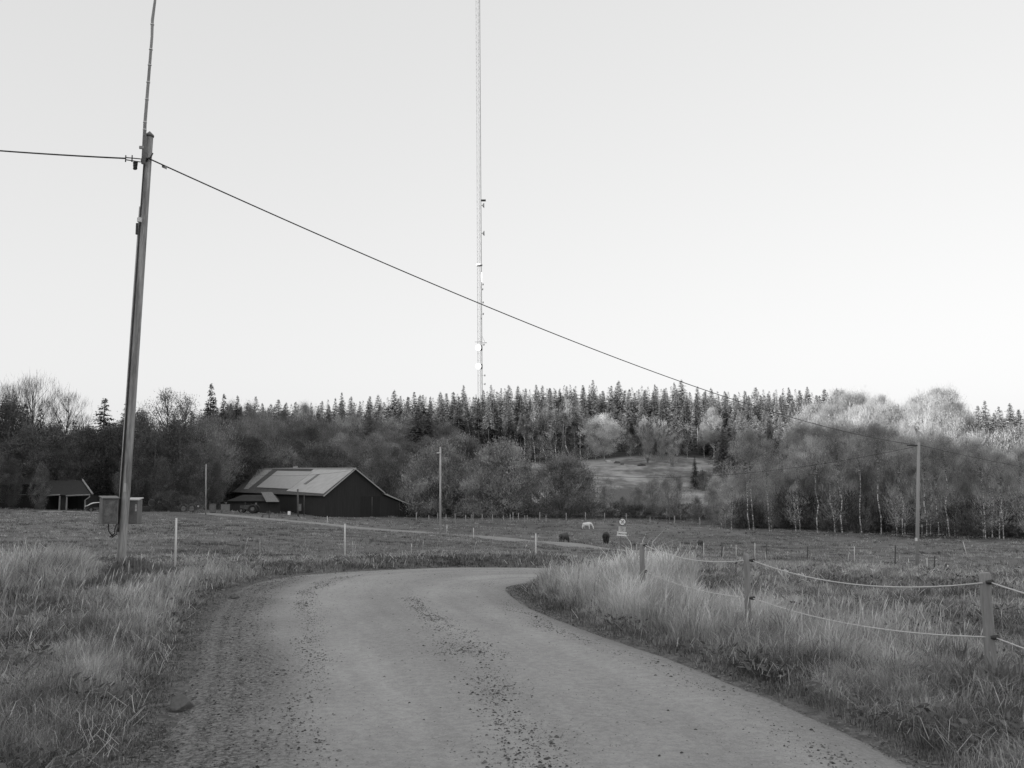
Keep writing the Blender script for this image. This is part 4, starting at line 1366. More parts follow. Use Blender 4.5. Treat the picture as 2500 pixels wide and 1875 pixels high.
# ------------------------------------------------------------------ rope fence at the right verge
A_b = P(2421, 1640, 8.5); A_t = at(2403, 1398, 8.55)
B_b = P(1827, 1522, 11.7); B_t = at(1822, 1353, 11.75)
C_b = P(1569, 1450, 15.6); C_t = at(1567, 1326, 15.6)
D_b = Vector((A_b.x + .75, 5.4, gz(A_b.x + .75, 5.4))); D_t = D_b + Vector((-.02, 0, 1.05))
fence = thing('rope_fence', A_b, 'round wooden posts strung with pale rope along the right verge', 'fence')
for k, (a, b_, r) in enumerate(((A_b, A_t, .045), (B_b, B_t, .037), (C_b, C_t, .039), (D_b, D_t, .045))):
    m = MB(); rr = random.Random(k)
    ts = [-.18, 0, .15, .3, .45, .6, .75, .9, .985, 1.0]
    m.tube([a.lerp(b_, t) + Vector((rr.uniform(-.006, .006), rr.uniform(-.006, .006), 0)) for t in ts], [r * (1.06 + rr.uniform(-.05, .05)) for t in ts[:-1]] + [r * .9], 14)
    m.build('post', M_WOOD, fence)
m = MB(); m.tube([C_b + Vector((-.085, .05, -.1)), C_t + Vector((-.08, .05, -.02))], .010, 8); m.build('rod', grey('old_rod', .42, .8, .2, 4), fence)
def insul(p):
    m = MB(); m.tube([p + Vector((-.035, 0, 0)), p + Vector((.0, -.01, 0)), p + Vector((.035, -.01, .0))], [.012, .022, .012], 8); m.tube([p + Vector((.02, -.012, -.02)), p + Vector((.02, -.012, .022))], .011, 6)
    m.build('insulator', M_DKMET, fence)
ropes = [(at(1575, 1331, 15.5), at(1815, 1369, 11.7), .10), (at(1836, 1368, 11.68), at(2398, 1423, 8.5), .145), (at(2416, 1421, 8.48), D_b + Vector((0, 0, .93)), .10),
         (at(1836, 1460, 11.68), at(2408, 1555, 8.5), .10), (at(2428, 1556, 8.48), D_b + Vector((0, 0, .45)), .08), (C_b + Vector((.05, 0, .5)), at(1815, 1459, 11.7), .06)]
for a, b_, s in ropes:
    m = MB(); m.tube(catenary(a, b_, s, 30), .0062, 8); m.build('rope', M_ROPE, fence)
    insul(a)
# frayed ribbons tied to the rope
for px, py, seed in ((1905, 1386, 1), (1944, 1398, 2)):
    rr = random.Random(seed)
    c = catenary(ropes[1][0], ropes[1][1], ropes[1][2], 60)
    tgt = at(px, py, 11)
    best = min(c, key=lambda q: abs(q.x / q.y - tgt.x / tgt.y))
    m = MB()
    for k in range(6 if seed == 1 else 4):
        L = rr.uniform(.06, .2) if seed == 1 else rr.uniform(.04, .09)
        p0 = best + Vector((rr.uniform(-.05, .05), 0, rr.uniform(-.005, .02)))
        p1 = p0 + Vector((rr.uniform(-.02, .08), rr.uniform(-.02, .02), -L * .5)); p2 = p0 + Vector((rr.uniform(.02, .12), rr.uniform(-.02, .02), -L))
        m.tube([p0, p1, p2], [.007, .006, .004], 5)
    m.build('ribbon', M_ROPE, fence)

# paddock fence further right
pf = [(1659, 1348, 1321, 64, 'w'), (1718, 1362, 1325, 58, 'p'), (1761, 1364, 1328, 58, 'd'), (1797, 1361, 1330, 60, 'p'), (1843, 1366, 1325, 57, 'p'), (1870, 1366, 1329, 57, 'd'), (1970, 1366, 1334, 58, 'd'),
      (2086, 1374, 1334, 55, 'p'), (2184, 1372, 1331, 56, 'd'), (2263, 1382, 1362, 52, 'p'), (2280, 1386, 1357, 52, 'd'), (2389, 1406, 1377, 45, 'd')]
fen2 = thing('paddock_fence', P(1761, 1364, 58), 'thin mixed wooden and white rods fencing the middle of the paddock', 'fence')
tops = []
for px, py, pt, Y, k in pf:
    a = P(px, py, Y); b_ = at(px + (2 if k == 'd' else 0), pt, Y)
    if k != 'p': tops.append(b_ - Vector((0, 0, .12)))
    m = MB(); r = .022 if k == 'p' else .04
    m.tube([a - Vector((0, 0, .2)), b_], [r, r * .9], 8)
    m.build('rod' if k == 'p' else 'post', M_WHITE if k == 'p' else (M_DKWOOD if k == 'd' else M_WOOD), fen2)
for i in range(len(tops) - 1):
    m = MB(); m.tube(catenary(tops[i], tops[i + 1], .05, 8), .008, 4); m.build('wire', M_WIRE, fen2)
# leaning white rod and white-marked stone
a = P(2361, 1341, 75); b_ = at(2351, 1322, 75)
t = thing('leaning_rod', a, 'loose white rod leaning in the paddock grass right of the far pole', 'rod')
m = MB(); m.tube([a - Vector((0, 0, .1)), b_], .028, 8); m.build('shaft', M_WHITE, t)
a = P(2311, 1395, 50); t = thing('boundary_stone', a, 'small dark stump with a white stripe in the paddock', 'stump')
m = MB(); m.tube([a - Vector((0, 0, .1)), a + Vector((.03, 0, .2)), a + Vector((.06, 0, .42))], [.17, .13, .09], 9); m.build('body', M_DKWOOD, t)
m = MB(); m.tube([a + Vector((-.04, -.16, .02)), a + Vector((.04, -.11, .36))], [.04, .035], 6); m.build('stripe', M_WHITE, t)

# wire fence along the trees
tf = thing('pasture_fence', P(1300, 1262, 133), 'row of thin grey stakes along the foot of the willow bushes', 'fence')
zx = [265, 392, 476, 558, 647, 750, 807, 823, 911, 1015, 1125, 1190, 1217, 1270, 1333, 1357, 1480, 1540, 1737, 1927, 2115]
pts_ = []
rr = random.Random(2)
for z in zx + [2330, 2560, 2800, 3050, 3300]:
    px = 950 + z * .2486
    Y = 130 - max(0, px - 1300) * .012
    a = P(px, 1265, Y); b_ = a + Vector((rr.uniform(-.05, .05), 0, rr.uniform(1.0, 1.5)))
    m = MB(); m.tube([a - Vector((0, 0, .2)), b_], [.06, .05], 6); m.build('stake', grey('grey_stake', .36, .9, .35, 3), tf)
    pts_.append(b_ - Vector((0, 0, .15)))
for i in range(len(pts_) - 1):
    m = MB(); m.tube([pts_[i], pts_[i + 1]], .01, 4); m.build('wire', M_WIRE, tf)

# ------------------------------------------------------------------ road sign
SY = 79.0
sb = P(1514, 1330, SY); st_ = at(1518, 1263, SY)
sg = thing('road_sign', sb, 'round prohibition sign above two white text boards in the pasture', 'road sign')
M_STEEL = grey('sign_post_steel', .2, .6, .2, 5)
m = MB(); m.tube([sb - Vector((0, 0, .3)), st_], .03, 8); m.build('post', M_STEEL, sg)
dc = at(1519.5, 1274, SY - .08); dr = .325
M_SGN = grey('sign_face', .9, .5, .06, 3); M_SRED = grey('sign_ring_paint', .07, .5, .15, 3); M_SBLK = grey('sign_symbol_paint', .02, .5, .1, 3); M_SW = grey('white_board', .9, .5, .06, 3); M_SLET = grey('faded_lettering', .16, .6, .1, 3); M_SG = grey('weathered_board', .6, .6, .15, 3)
def disc(c, r0, r1, y, n=40):
    m = MB()
    vs = [(c.x + r1 * math.cos(2 * math.pi * k / n), c.y + y, c.z + r1 * math.sin(2 * math.pi * k / n)) for k in range(n)]
    if r0 <= 0: m.add(vs, [tuple(range(n))]); return m
    vi = [(c.x + r0 * math.cos(2 * math.pi * k / n), c.y + y, c.z + r0 * math.sin(2 * math.pi * k / n)) for k in range(n)]
    m.add(vs + vi, [(k, (k + 1) % n, n + (k + 1) % n, n + k) for k in range(n)])
    return m
m = MB(); m.tube([dc + Vector((0, .02, 0)), dc], dr, 40, sm=False); dsk = m.build('disc', M_SGN, sg)
disc(dc, dr * .80, dr * .995, -.006).build('ring', M_SRED, dsk)
m = MB(); u_ = Vector((.707, 0, -.707)); v_ = Vector((.707, 0, .707))
m.add([dc + u_ * (-dr * .8) + v_ * .022 + Vector((0, -.009, 0)), dc + u_ * (-dr * .8) - v_ * .022 + Vector((0, -.009, 0)), dc + u_ * (dr * .8) - v_ * .022 + Vector((0, -.009, 0)), dc + u_ * (dr * .8) + v_ * .022 + Vector((0, -.009, 0))], [(0, 1, 2, 3)])
m.build('bar', M_SRED, dsk)
def poly(c, pts, y=-.012):
    m = MB(); m.add([(c.x + a, c.y + y, c.z + b_) for a, b_ in pts], [tuple(range(len(pts)))]); return m
poly(dc + Vector((.075, 0, .075)), [(-.075, -.03), (-.05, -.03), (-.045, -.05), (-.02, -.05), (-.015, -.03), (.03, -.03), (.035, -.05), (.06, -.05), (.062, -.03), (.07, -.028), (.07, .005), (.045, .01), (.03, .04), (-.03, .04), (-.05, .01), (-.075, .0)]).build('car_symbol', M_SBLK, dsk)
poly(dc + Vector((-.06, 0, -.08)), [(-.075, -.045), (-.03, -.05), (-.025, -.03), (.03, -.03), (.04, -.05), (.08, -.05), (.08, -.02), (.045, .0), (.03, .03), (-.005, .045), (-.03, .03), (-.02, .005), (-.075, .0)]).build('motorcycle_symbol', M_SBLK, dsk)
def board(px0, py0, px1, py1, mat, tilt, y):
    a = at(px0, py0, SY - y); b_ = at(px1, py1, SY - y)
    cx, cz = (a.x + b_.x) / 2, (a.z + b_.z) / 2
    M = Matrix.Translation((cx, a.y, cz)) @ Matrix.Rotation(tilt, 4, 'Y')
    w_, h_ = abs(b_.x - a.x) / 2, abs(a.z - b_.z) / 2
    o = MB().box((-w_, 0, -h_), (w_, .012, h_), M).build('board', mat, sg)
    return o, M, w_, h_
def words(txt, M, par, size, z, w_, mat, dz=-.004):
    cu = bpy.data.curves.new('lettering', 'FONT'); cu.body = txt; cu.size = size; cu.align_x = 'CENTER'; cu.align_y = 'CENTER'; cu.offset = .003
    tmp = bpy.data.objects.new('lettering', cu); COL.objects.link(tmp)
    bpy.context.view_layer.update()
    lm = bpy.data.meshes.new_from_object(tmp.evaluated_get(bpy.context.evaluated_depsgraph_get()))
    bpy.data.objects.remove(tmp)
    o = bpy.data.objects.new('lettering', lm); COL.objects.link(o)
    lm.materials.clear(); lm.materials.append(mat)
    off = Vector(par.location) + Vector(par.parent.location) if par.parent else Vector(par.location)
    M2 = Matrix.Translation(-off) @ M @ Matrix.Translation((0, dz, z)) @ Matrix.Rotation(R(90), 4, 'X')
    o.parent = par
    o.matrix_local = M2
    return o
o1, M1, w1, h1 = board(1510, 1286, 1527.5, 1297, M_SG, .09, .08)
for k, s_ in enumerate(('Gäller ej', 'behörig', 'trafik')):
    words(s_, M1, o1, .11, .11 - .11 * k, w1, M_SLET)
o2, M2_, w2, h2 = board(1506, 1298.5, 1530, 1308.5, M_SW, .09, .09)
words('TEMASOM', M2_, o2, .20, 0, w2, M_SLET)

# ------------------------------------------------------------------ lattice mast
MY = 400.0
mb = P(1172, 1130, MY)
mast = thing('radio_mast', mb, 'tall slender lattice radio mast rising behind the spruce wood', 'mast')
M_MAST = grey('mast_steel', .26, .6, .15, .5); M_MASTD = grey('mast_cables', .12, .7, .2, .5); M_DISH = grey('white_dish', .75, .5, .03, 1); M_RING = grey('mast_panel', .05, .6, .1, 1)
mt_ = at(1166, -60, MY); mlow = at(1172, 940, MY)
dxz = (mt_.x - mlow.x) / (mt_.z - mlow.z)
HM = mt_.z - mb.z + 12
def mp(z, ox=0.0, oy=0.0): return Vector((mlow.x + dxz * (z - mlow.z) + ox, MY + oy, z))
wM = .92
legs = [(-wM, 0), (wM * .95, -.3), (wM * .2, 1.3)]
for k, (ox, oy) in enumerate(legs):
    m = MB(); m.tube([mp(mb.z - 1, ox, oy), mp(mb.z + HM, ox, oy)], .085 if k != 1 else .15, 6); m.build('leg', M_MAST if k != 1 else M_MASTD, mast)
m = MB(); z = mb.z; i = 0
while z < mb.z + HM - 1.6:
    for a_, b2 in ((0, 1), (1, 2), (2, 0)):
        p0, p1 = (legs[a_], legs[b2]) if i % 2 else (legs[b2], legs[a_])
        m.tube([mp(z, *p0), mp(z + 1.6, *p1)], .035, 3, cap=False)
        if i % 2 == 0: m.tube([mp(z, *p0), mp(z, *p1)], .03, 3, cap=False)
    z += 1.6; i += 1
m.build('lattice', M_MAST, mast)
def zrow(py): return at(1170, py, MY).z
for py, rad, side in ((502, 1.15, 1), (570, 1.15, 1)):
    z = zrow(py); m = MB(); c = mp(z, 1.5, -.2)
    m.tube([c, c + Vector((.35, 0, 0)), c + Vector((.75, 0, 0)), c + Vector((.8, 0, 0))], [.25, .75, rad, rad * .95], 16); m.tube([mp(z, wM, 0), c], .09, 5); m.build('dish', M_RING, mast)
z = zrow(489); m = MB(); m.box((mp(z).x + .9, MY - .9, z - .25), (mp(z).x + 3.0, MY + .9, z + .15)); m.build('platform', M_RING, mast)
for py in (850, 895):
    z = zrow(py); m = MB(); c = mp(z, -.55, -1.3); m.tube([c + Vector((.25, .9, 0)), c + Vector((-.05, .35, 0)), c + Vector((-.1, 0, 0))], [.7, 1.28, 1.3], 20); m.build('dish', M_DISH, mast)
    m = MB(); m.box((mp(z).x + .35, MY - .9, z - 1.1), (mp(z).x + 1.15, MY - .3, z + 1.1)); m.build('antenna_panel', M_MASTD, mast)
z = zrow(835); m = MB(); m.tube([mp(z, -2.1, -.3), mp(z, .9, -.3)], .12, 5); m.tube([mp(z - .4, .9, -.3), mp(z - .4, 3.0, -.3)], .14, 5); m.tube([mp(z + 2.4, 1.0, -.3), mp(z, 2.2, -.3)], .06, 5); m.build('boom', M_MASTD, mast)
z = zrow(647); m = MB(); m.tube([mp(z - .35), mp(z + .35)], 1.35, 14); m.build('collar', M_DISH, mast)
z = zrow(678); m = MB(); m.box((mp(z).x + .8, MY - .8, z - 2.2), (mp(z).x + 1.15, MY - .5, z + 2.2)); m.build('antenna_panel', M_DISH, mast)
for py, ox in ((695, 1.5), (739, 1.5), (767, 1.5), (778, .7), (842, 1.7), (917, 2.0), (938, 2.0), (707, 1.3)):
    z = zrow(py); m = MB(); m.tube([mp(z, wM, -.3), mp(z, ox, -.4)], .05, 4); m.tube([mp(z - .35, ox, -.5), mp(z + .35, ox + .1, -.5)], .28, 8); m.build('small_antenna', M_MASTD, mast)

# ------------------------------------------------------------------ barn
def zp(zx_, zy_): return (540 + zx_ * .2441, 1060 + zy_ * .2441)
def at_xy(x, y, py):
    """height at which the picture row py passes over the ground point (x, y)"""
    px = 1250.0
    for _ in range(6):
        q = at(px, py, y); px += (x - q.x) / y * F
    return at(px, py, y).z
M_BARN = grey('tarred_boards', .032, .9, .35, 14, (1, 1, .03), bump=.5, bscale=30)
M_BARNROOF = grey('old_roof_felt', .085, .9, .3, 2)
M_SHEET = grey('roof_sheet_metal', .44, .6, .12, 1.5, (.3, 1, 1))
M_SHEET2 = grey('newer_roof_sheet', .38, .55, .10, 2)
M_TRIM = grey('pale_bargeboard', .42, .7, .15, 5)
c0 = Vector((-27.8, 140, 0)); gd_ = Vector((25, 21.4, 0)).normalized(); ld = Vector((-.65, .76, 0)).normalized()
LB = 31.0
def bp(s, t, z): p = c0 + gd_ * s + ld * t; return Vector((p.x, p.y, z))
q = bp(0, 0, 0); z_ef = at_xy(q.x, q.y, 1207)
q = bp(5, 0, 0); z_rf = at_xy(q.x, q.y, 1144.5)
q = bp(10, 0, 0); z_e2 = at_xy(q.x, q.y, 1201)
q = bp(15, 0, 0); z_l2 = at_xy(q.x, q.y, 1233)
q = bp(0, LB, 0); q = bp(5, LB, 0); z_rb = at_xy(q.x, q.y, 1144.5)
z_eb = z_ef + z_rb - z_rf
gbase = min(gz(*bp(0, 0, 0).xy), gz(*bp(15, 0, 0).xy), gz(*bp(0, LB, 0).xy)) - 1.0
barn = thing('barn', (c0.x, c0.y, gz(c0.x, c0.y)), 'large dark wooden barn with a patched pale metal roof', 'barn')
m = MB(); g_ = [bp(.05, .0, gbase), bp(14.9, .0, gbase), bp(14.9, 0, z_l2 - .05), bp(10.1, 0, z_e2 - .5), bp(10, 0, z_e2 - .12), bp(5, 0, z_rf - .1), bp(.05, 0, z_ef - .08)]
h_ = [p + ld * LB for p in g_]
dzb = z_rb - z_rf
for k in (5, 6): h_[k].z += (z_rb - z_rf) if k == 5 else (z_eb - z_ef)
m.add(g_ + h_, [tuple(range(7)), tuple(range(13, 6, -1))] + [(k, k + 7, (k + 1) % 7 + 7, (k + 1) % 7) for k in (0, 1, 6)])
m.build('wall', M_BARN, barn)
ov = .45
RF = [bp(5, -ov, z_rf), bp(-.35, -ov, z_ef - .22), bp(-.35, LB + ov, z_eb - .22), bp(5, LB + ov, z_rb)]
roof = MB().quad_slab([RF[0], RF[3], RF[2], RF[1]], .12).build('roof', M_BARNROOF, barn)
z_rs = z_rf + (z_rb - z_rf)
MB().quad_slab([bp(5, -ov, z_rf), bp(10.3, -ov, z_e2 - .15), bp(10.3, LB, z_e2 + .8), bp(5, LB + ov, z_rb)], .12).build('roof', M_BARNROOF, barn)
MB().quad_slab([bp(10.1, -ov, z_e2 - .25), bp(15.6, -ov, z_l2 - .12), bp(15.6, LB * .8, z_l2 + .3), bp(10.1, LB * .8, z_e2 + .3)], .1).build('roof', M_BARNROOF, barn)
# sheets on the near slope, set out on the roof plane
pn = (RF[1] - RF[0]).cross(RF[3] - RF[0]).normalized()
if pn.z < 0: pn = -pn
def onroof(zx_, zy_, off):
    d = ray(*zp(zx_, zy_)); o = Vector((0, 0, CAMZ)); p0 = RF[0] + pn * off
    return o + d * ((p0 - o).dot(pn) / d.dot(pn))
def sheet(pts, off, mat):
    q = [onroof(a, b_, off) for a, b_ in pts]
    n = (q[1] - q[0]).cross(q[3] - q[0])
    if n.z < 0: q = q[::-1]
    MB().quad_slab(q, .03).build('roof_sheet', mat, roof)
sheet([(925, 350), (1322, 352), (1022, 594), (650, 568)], .05, M_SHEET)
sheet([(560, 366), (912, 372), (690, 546), (352, 531)], .09, M_SHEET2)
sheet([(372, 352), (512, 352), (268, 548), (225, 548)], .05, grey('old_pale_roof_sheet', .3, .7, .35, 3))
sheet([(958, 400), (985, 400), (848, 500), (822, 498)], .10, grey('skylight_glass', .05, .3, .1, 3))
m = MB(); m.tube([bp(5, -ov - .02, z_rf + .03), bp(5, LB, z_rb + .03)], .13, 6); m.build('ridge_cap', M_SHEET, roof)
for a_, b2 in ((bp(5, -ov - .03, z_rf + .03), bp(-.35, -ov - .03, z_ef - .2)), (bp(5, -ov - .03, z_rf + .03), bp(10.3, -ov - .03, z_e2 - .13)), (bp(10.2, -ov - .03, z_e2 - .22), bp(15.6, -ov - .03, z_l2 - .1))):
    d = (b2 - a_).normalized(); n = Vector((0, 0, 1))
    m = MB(); m.add([a_ + n * .03, b2 + n * .03, b2 - n * .16, a_ - n * .16, a_ + n * .03 + ld * .06, b2 + n * .03 + ld * .06, b2 - n * .16 + ld * .06, a_ - n * .16 + ld * .06],
                    [(3, 2, 1, 0), (4, 5, 6, 7), (0, 1, 5, 4), (1, 2, 6, 5), (2, 3, 7, 6), (3, 0, 4, 7)])
    m.build('bargeboard', M_TRIM, barn)
cq = at(721, 1142, 160); m = MB(); m.box((cq.x - .3, cq.y - .3, cq.z - 1.0), (cq.x + .35, cq.y + .3, cq.z + .25)); m.build('vent', M_SHEET, roof)
for s, w_ in ((8.2, .08), (13.2, .05)):
    a = bp(s, -.05, gbase + 1); m = MB(); m.tube([a, Vector((a.x, a.y, a.z + 3.0))], w_, 5); m.build('batten', M_DKWOOD, barn)
m = MB(); x0 = bp(6.2, -.04, gbase + 1.0); x1 = bp(9.6, -.04, gbase + 1.0); m.add([x0, x1, x1 + Vector((0, 0, 3.1)), x0 + Vector((0, 0, 3.1))], [(0, 1, 2, 3)]); m.build('door', grey('barn_door_boards', .024, .9, .3, 12, (1, 1, .05)), barn)

# annex in front of the barn's left part
ax_ = thing('barn_annex', P(620, 1256, 139), 'low dark shed with a ragged roof leaning on the barn side', 'shed')
def wallq(px0, px1, pyt, Yw, par, mat, name='wall', pyb=None, th=.15):
    a = P(px0, 1256, Yw); b_ = P(px1, 1256, Yw); ta = at(px0, pyt, Yw); tb = at(px1, pyt, Yw)
    m = MB(); m.box((a.x, Yw, min(a.z, b_.z) - .5), (b_.x, Yw + th, (ta.z + tb.z) / 2)); return m.build(name, mat, par)
wallq(556, 683, 1224, 141.5, ax_, M_BARN)
r_ = [at(553, 1223, 141), at(684, 1223, 141), at(672, 1208, 145), at(592, 1208, 145)]
MB().quad_slab(r_, .1).build('roof', grey('mossy_roof', .022, .9, .4, 3), ax_)
r_ = [at(650, 1225, 140.4), at(682, 1225, 140.4), at(664, 1201, 144), at(637, 1201, 144)]
MB().quad_slab(r_, .05).build('roof_sheet', grey('corrugated_sheet', .16, .6, .35, 3, (4, 1, 1)), ax_)
wallq(623, 626, 1222, 141.2, ax_, M_TRIM, 'window', th=.05) if False else None
a = at(624, 1232, 141.3); m = MB(); m.box((a.x - .12, 141.4, a.z - .25), (a.x + .14, 141.48, a.z + .3)); m.build('window', grey('pale_window_frame', .3, .6, .1, 3), ax_)

# house and open shed at the far left
hs = thing('dark_house', P(50, 1250, 134), 'dark wooden house under the trees at the far left', 'house')
wallq(-60, 109, 1180, 134, hs, grey('dark_house_boards', .02, .9, .3, 6, (3, 1, .1)), th=5)
MB().quad_slab([at(-65, 1182, 133.4), at(112, 1182, 133.4), at(105, 1142, 139), at(-55, 1142, 139)], .15).build('roof', grey('dark_tiles', .02, .9, .4, 2), hs)
a = at(41, 1207.5, 133.8); b_ = at(64, 1192, 133.8)
wn = MB().box((a.x, 133.86, a.z), (b_.x, 133.95, b_.z)).build('window', grey('window_pane', .03, .15, .1, 3), hs)
MB().box((a.x - .05, 133.75, a.z - .06), (b_.x + .05, 133.86, a.z)).build('sill', grey('sill_paint', .33, .7, .1, 3), wn)
sh = thing('open_shed', P(165, 1252, 130), 'open-fronted dark shed with pale posts left of the tall pole', 'shed')
M_INT = grey('shed_boards', .035, .95, .3, 4, (1, 1, .1))
wallq(109, 213, 1207, 134.5, sh, M_INT)
for px in (110, 211):
    a = P(px, 1252, 130.5); tz = at(px, 1209, 130.5).z; MB().box((a.x - .06, 130.6, a.z - .4), (a.x + .06, 134.5, tz)).build('side_wall', M_INT, sh)
wallq(146.5, 160.5, 1209, 130.45, sh, M_INT, 'panel', th=.1)
MB().quad_slab([at(106, 1209, 130), at(223, 1208, 130), at(199, 1173, 136), at(120, 1173, 136)], .12).build('roof', grey('shed_roof', .022, .9, .4, 3), sh)
for px, pt in ((144.5, 1211), (161.8, 1211), (207, 1222)):
    a = P(px, 1250, 130.1); b_ = at(px, pt, 130.1); m = MB(); m.box((a.x - .08, 130.0, a.z - .3), (a.x + .08, 130.2, b_.z)); m.build('post', grey('shed_post_paint', .28, .8, .2, 3), sh)
for x0, x1 in ((109, 146), (161, 220)):
    a = at(x0, 1210.5, 129.9); b_ = at(x1, 1208, 129.9); m = MB(); m.tube([a, b_], .1, 8); m.build('gutter', grey('gutter_paint', .24, .7, .2, 3), sh)
m = MB(); m.tube([at(219, 1210, 129.9), at(219, 1213, 129.9), at(207.5, 1221, 129.9), at(207, 1248, 129.9)], .07, 6); m.build('downpipe', grey('downpipe_paint', .3, .7, .2, 3), sh)
m = MB(); a = at(200, 1173, 135.9); b_ = at(224, 1207, 129.9); m.tube([a + Vector((.1, 0, .1)), b_ + Vector((.1, 0, .1))], .13, 5); m.build('bargeboard', grey('flaking_bargeboard', .33, .8, .5, 8), sh)

# things standing about the farmyard
def simple(name, px, Y, label, cat): 
    a = P(px, 1255, Y); return thing(name, a, label, cat), a
def wheel(par, c, r, w_, mat, name='wheel', axis=Vector((0, 1, 0))):
    m = MB(); n = 18; x_ = Vector((1, 0, 0)) if abs(axis.y) > .5 else Vector((0, 1, 0))
    pts = [c + x_ * r * math.cos(2 * math.pi * k / n) + Vector((0, 0, 1)) * r * math.sin(2 * math.pi * k / n) for k in range(n + 1)]
    m.tube(pts, w_, 6, cap=False); wh = m.build(name, mat, par)
    m = MB(); m.tube([c - axis * w_ * .6, c + axis * w_ * .6], r * .55, 12); m.build('rim', M_BOX, wh)
M_RUB = grey('old_rubber', .03, .9, .2, 5); M_MACH = grey('rusty_machine_paint', .07, .7, .5, 5)
t, a = simple('covered_trailer', 231, 127, 'low dark trailer with a bright highlight along its curved top beside the open shed', 'trailer')
prof = [(207, 1236), (214, 1234.5), (221, 1230.5), (228, 1228), (238, 1227), (252, 1226.5), (262, 1228)]
m = MB(); vs = []; nP = len(prof)
for Yd in (126.4, 128.2):
    vs += [at(px, py, Yd) for px, py in prof]
m.add(vs, [(k, k + 1, k + 1 + nP, k + nP) for k in range(nP - 1)]); m.build('cover', grey('dark_tarpaulin', .06, .7, .3, 3), t)
m = MB(); m.tube([at(px, py, 126.35) for px, py in prof[:-1]], [.05, .06, .1, .09, .06, .05], 6); m.build('top_highlight', M_SW, t)  # bright highlight along the curved top, built as a white tube
b0 = at(211, 1238, 127); b1 = at(260, 1238, 127); m = MB(); m.box((b0.x, 126.6, a.z + .35), (b1.x, 128, b0.z - .05)); m.build('body', M_DKWOOD, t)
for px in (222, 248):
    c = at(px, 1248, 126.5); wheel(t, Vector((c.x, 126.5, a.z + .33)), .3, .09, M_RUB)
for k, (x0, x1, y0_, y1_) in enumerate(((95, 152, 1249, 1250.5), (163, 220, 1251.5, 1253.5), (226, 240, 1254, 1254.5))):
    p0 = at(x0, y0_, 118); p1 = at(x1, y1_, 118); p0.z = gz(p0.x, p0.y) + .12; p1.z = gz(p1.x, p1.y) + .12
    t = thing('fallen_rail', p0, ('long pale rail lying at the field edge before the dark house', 'long pale rail lying before the open shed', 'short pale rail lying right of the long ones')[k], 'rail')
    m = MB(); m.tube([p0, p0.lerp(p1, .5) + Vector((0, 0, .02)), p1], .055, 6); m.build('rod', grey('pale_rail', .42, .8, .3, 2), t)
t, a = simple('water_tank', 356, 127, 'black square tank on the yard right of the tall pole', 'tank')
h2_ = at(356, 1236, 127).z; m = MB(); m.tube([Vector((a.x, a.y, a.z)), Vector((a.x, a.y, a.z + .08)), Vector((a.x, a.y, h2_ - .1)), Vector((a.x, a.y, h2_))], [.5, .52, .52, .42], 14); m.build('body', M_RUB, t)
m = MB(); m.tube([Vector((a.x, a.y, h2_)), Vector((a.x, a.y, h2_ + .06))], .2, 10); m.build('lid', M_DKMET, t)
m = MB(); m.box((a.x - .65, a.y - .5, a.z - .1), (a.x + .65, a.y + .5, a.z + .05)); m.build('base', M_DKWOOD, t)
t, a = simple('concrete_mixer', 374, 131, 'old drum mixer with a pale rim behind the black tank', 'mixer')
c = at(374, 1227, 131); m = MB(); m.tube([c + Vector((.1, .5, .1)), c + Vector((0, 0, 0)), c + Vector((-.06, -.25, -.04)), c + Vector((-.07, -.28, -.05))], [.2, .5, .44, .38], 16); m.build('drum', M_MACH, t)
pts = [c + Vector((-.07 + .02, -.3, -.05)) + Vector((math.cos(k / 10 * math.pi) * .46, 0, math.sin(k / 10 * math.pi) * .46)) for k in range(21)]
m = MB(); m.tube(pts, .05, 5); m.build('rim', grey('worn_rim', .16, .7, .3, 3), t)
for dx in (-.45, .45): m = MB(); m.tube([Vector((c.x + dx, c.y, a.z)), c + Vector((dx * .6, 0, 0))], .05, 5); m.build('leg', M_MACH, t)
t, a = simple('pale_bucket', 388, 131, 'pale bucket perched by the old drum mixer', 'bucket')
c = at(388, 1226, 131); m = MB(); m.tube([c + Vector((-.25, 0, -.15)), c + Vector((.2, 0, .12))], [.12, .2], 10); m.build('body', M_BOXP, t)
m = MB(); m.tube([Vector((a.x, a.y, a.z - .1)), c + Vector((0, 0, -.12))], .12, 6); m.build('stand', M_DKWOOD, t)
# hay rake
t, a = simple('hay_rake', 470, 126, 'old dark hay rake with thin wheels beside the farmyard pole', 'farm machine')
for px, r in ((448, .62), (468, .62), (492, .5)):
    c = at(px, 1240, 126); wheel(t, Vector((c.x, 126, a.z + r)), r, .035, grey('iron_wheel', .14, .7, .3, 4), axis=Vector((0, 1, 0)))
p0, p1 = at(442, 1240, 126), at(500, 1241, 126); m = MB(); m.tube([p0, p1], .05, 6); m.tube([at(455, 1241, 126), at(470, 1232, 126)], .03, 5); m.build('frame', M_MACH, t)
for k in range(9):
    c = at(446 + 6.2 * k, 1241, 126.2); m = MB(); m.tube([c, c + Vector((0, -.3, -.25)), c + Vector((0, -.15, -.6))], .018, 4); m.build('tine', grey('iron_tine', .16, .7, .3, 4), t)
c = at(484, 1238, 126); m = MB(); m.tube([Vector((c.x, 126, a.z + .5)), c + Vector((0, 0, .1))], .03, 5); m.box((c.x - .1, 125.9, c.z + .05), (c.x + .1, 126.1, c.z + .2)); m.build('seat', M_BOXP, t)
t, a = simple('feed_crate', 519, 129, 'pale upright crate between the farmyard pole and the wide board', 'crate')
b0, b1 = at(513, 1246, 129), at(526, 1230, 129); m = MB(); m.box((b0.x, 128.7, a.z + .1), (b1.x, 129.3, b1.z)); m.build('body', grey('crate_board', .15, .8, .25, 4), t)
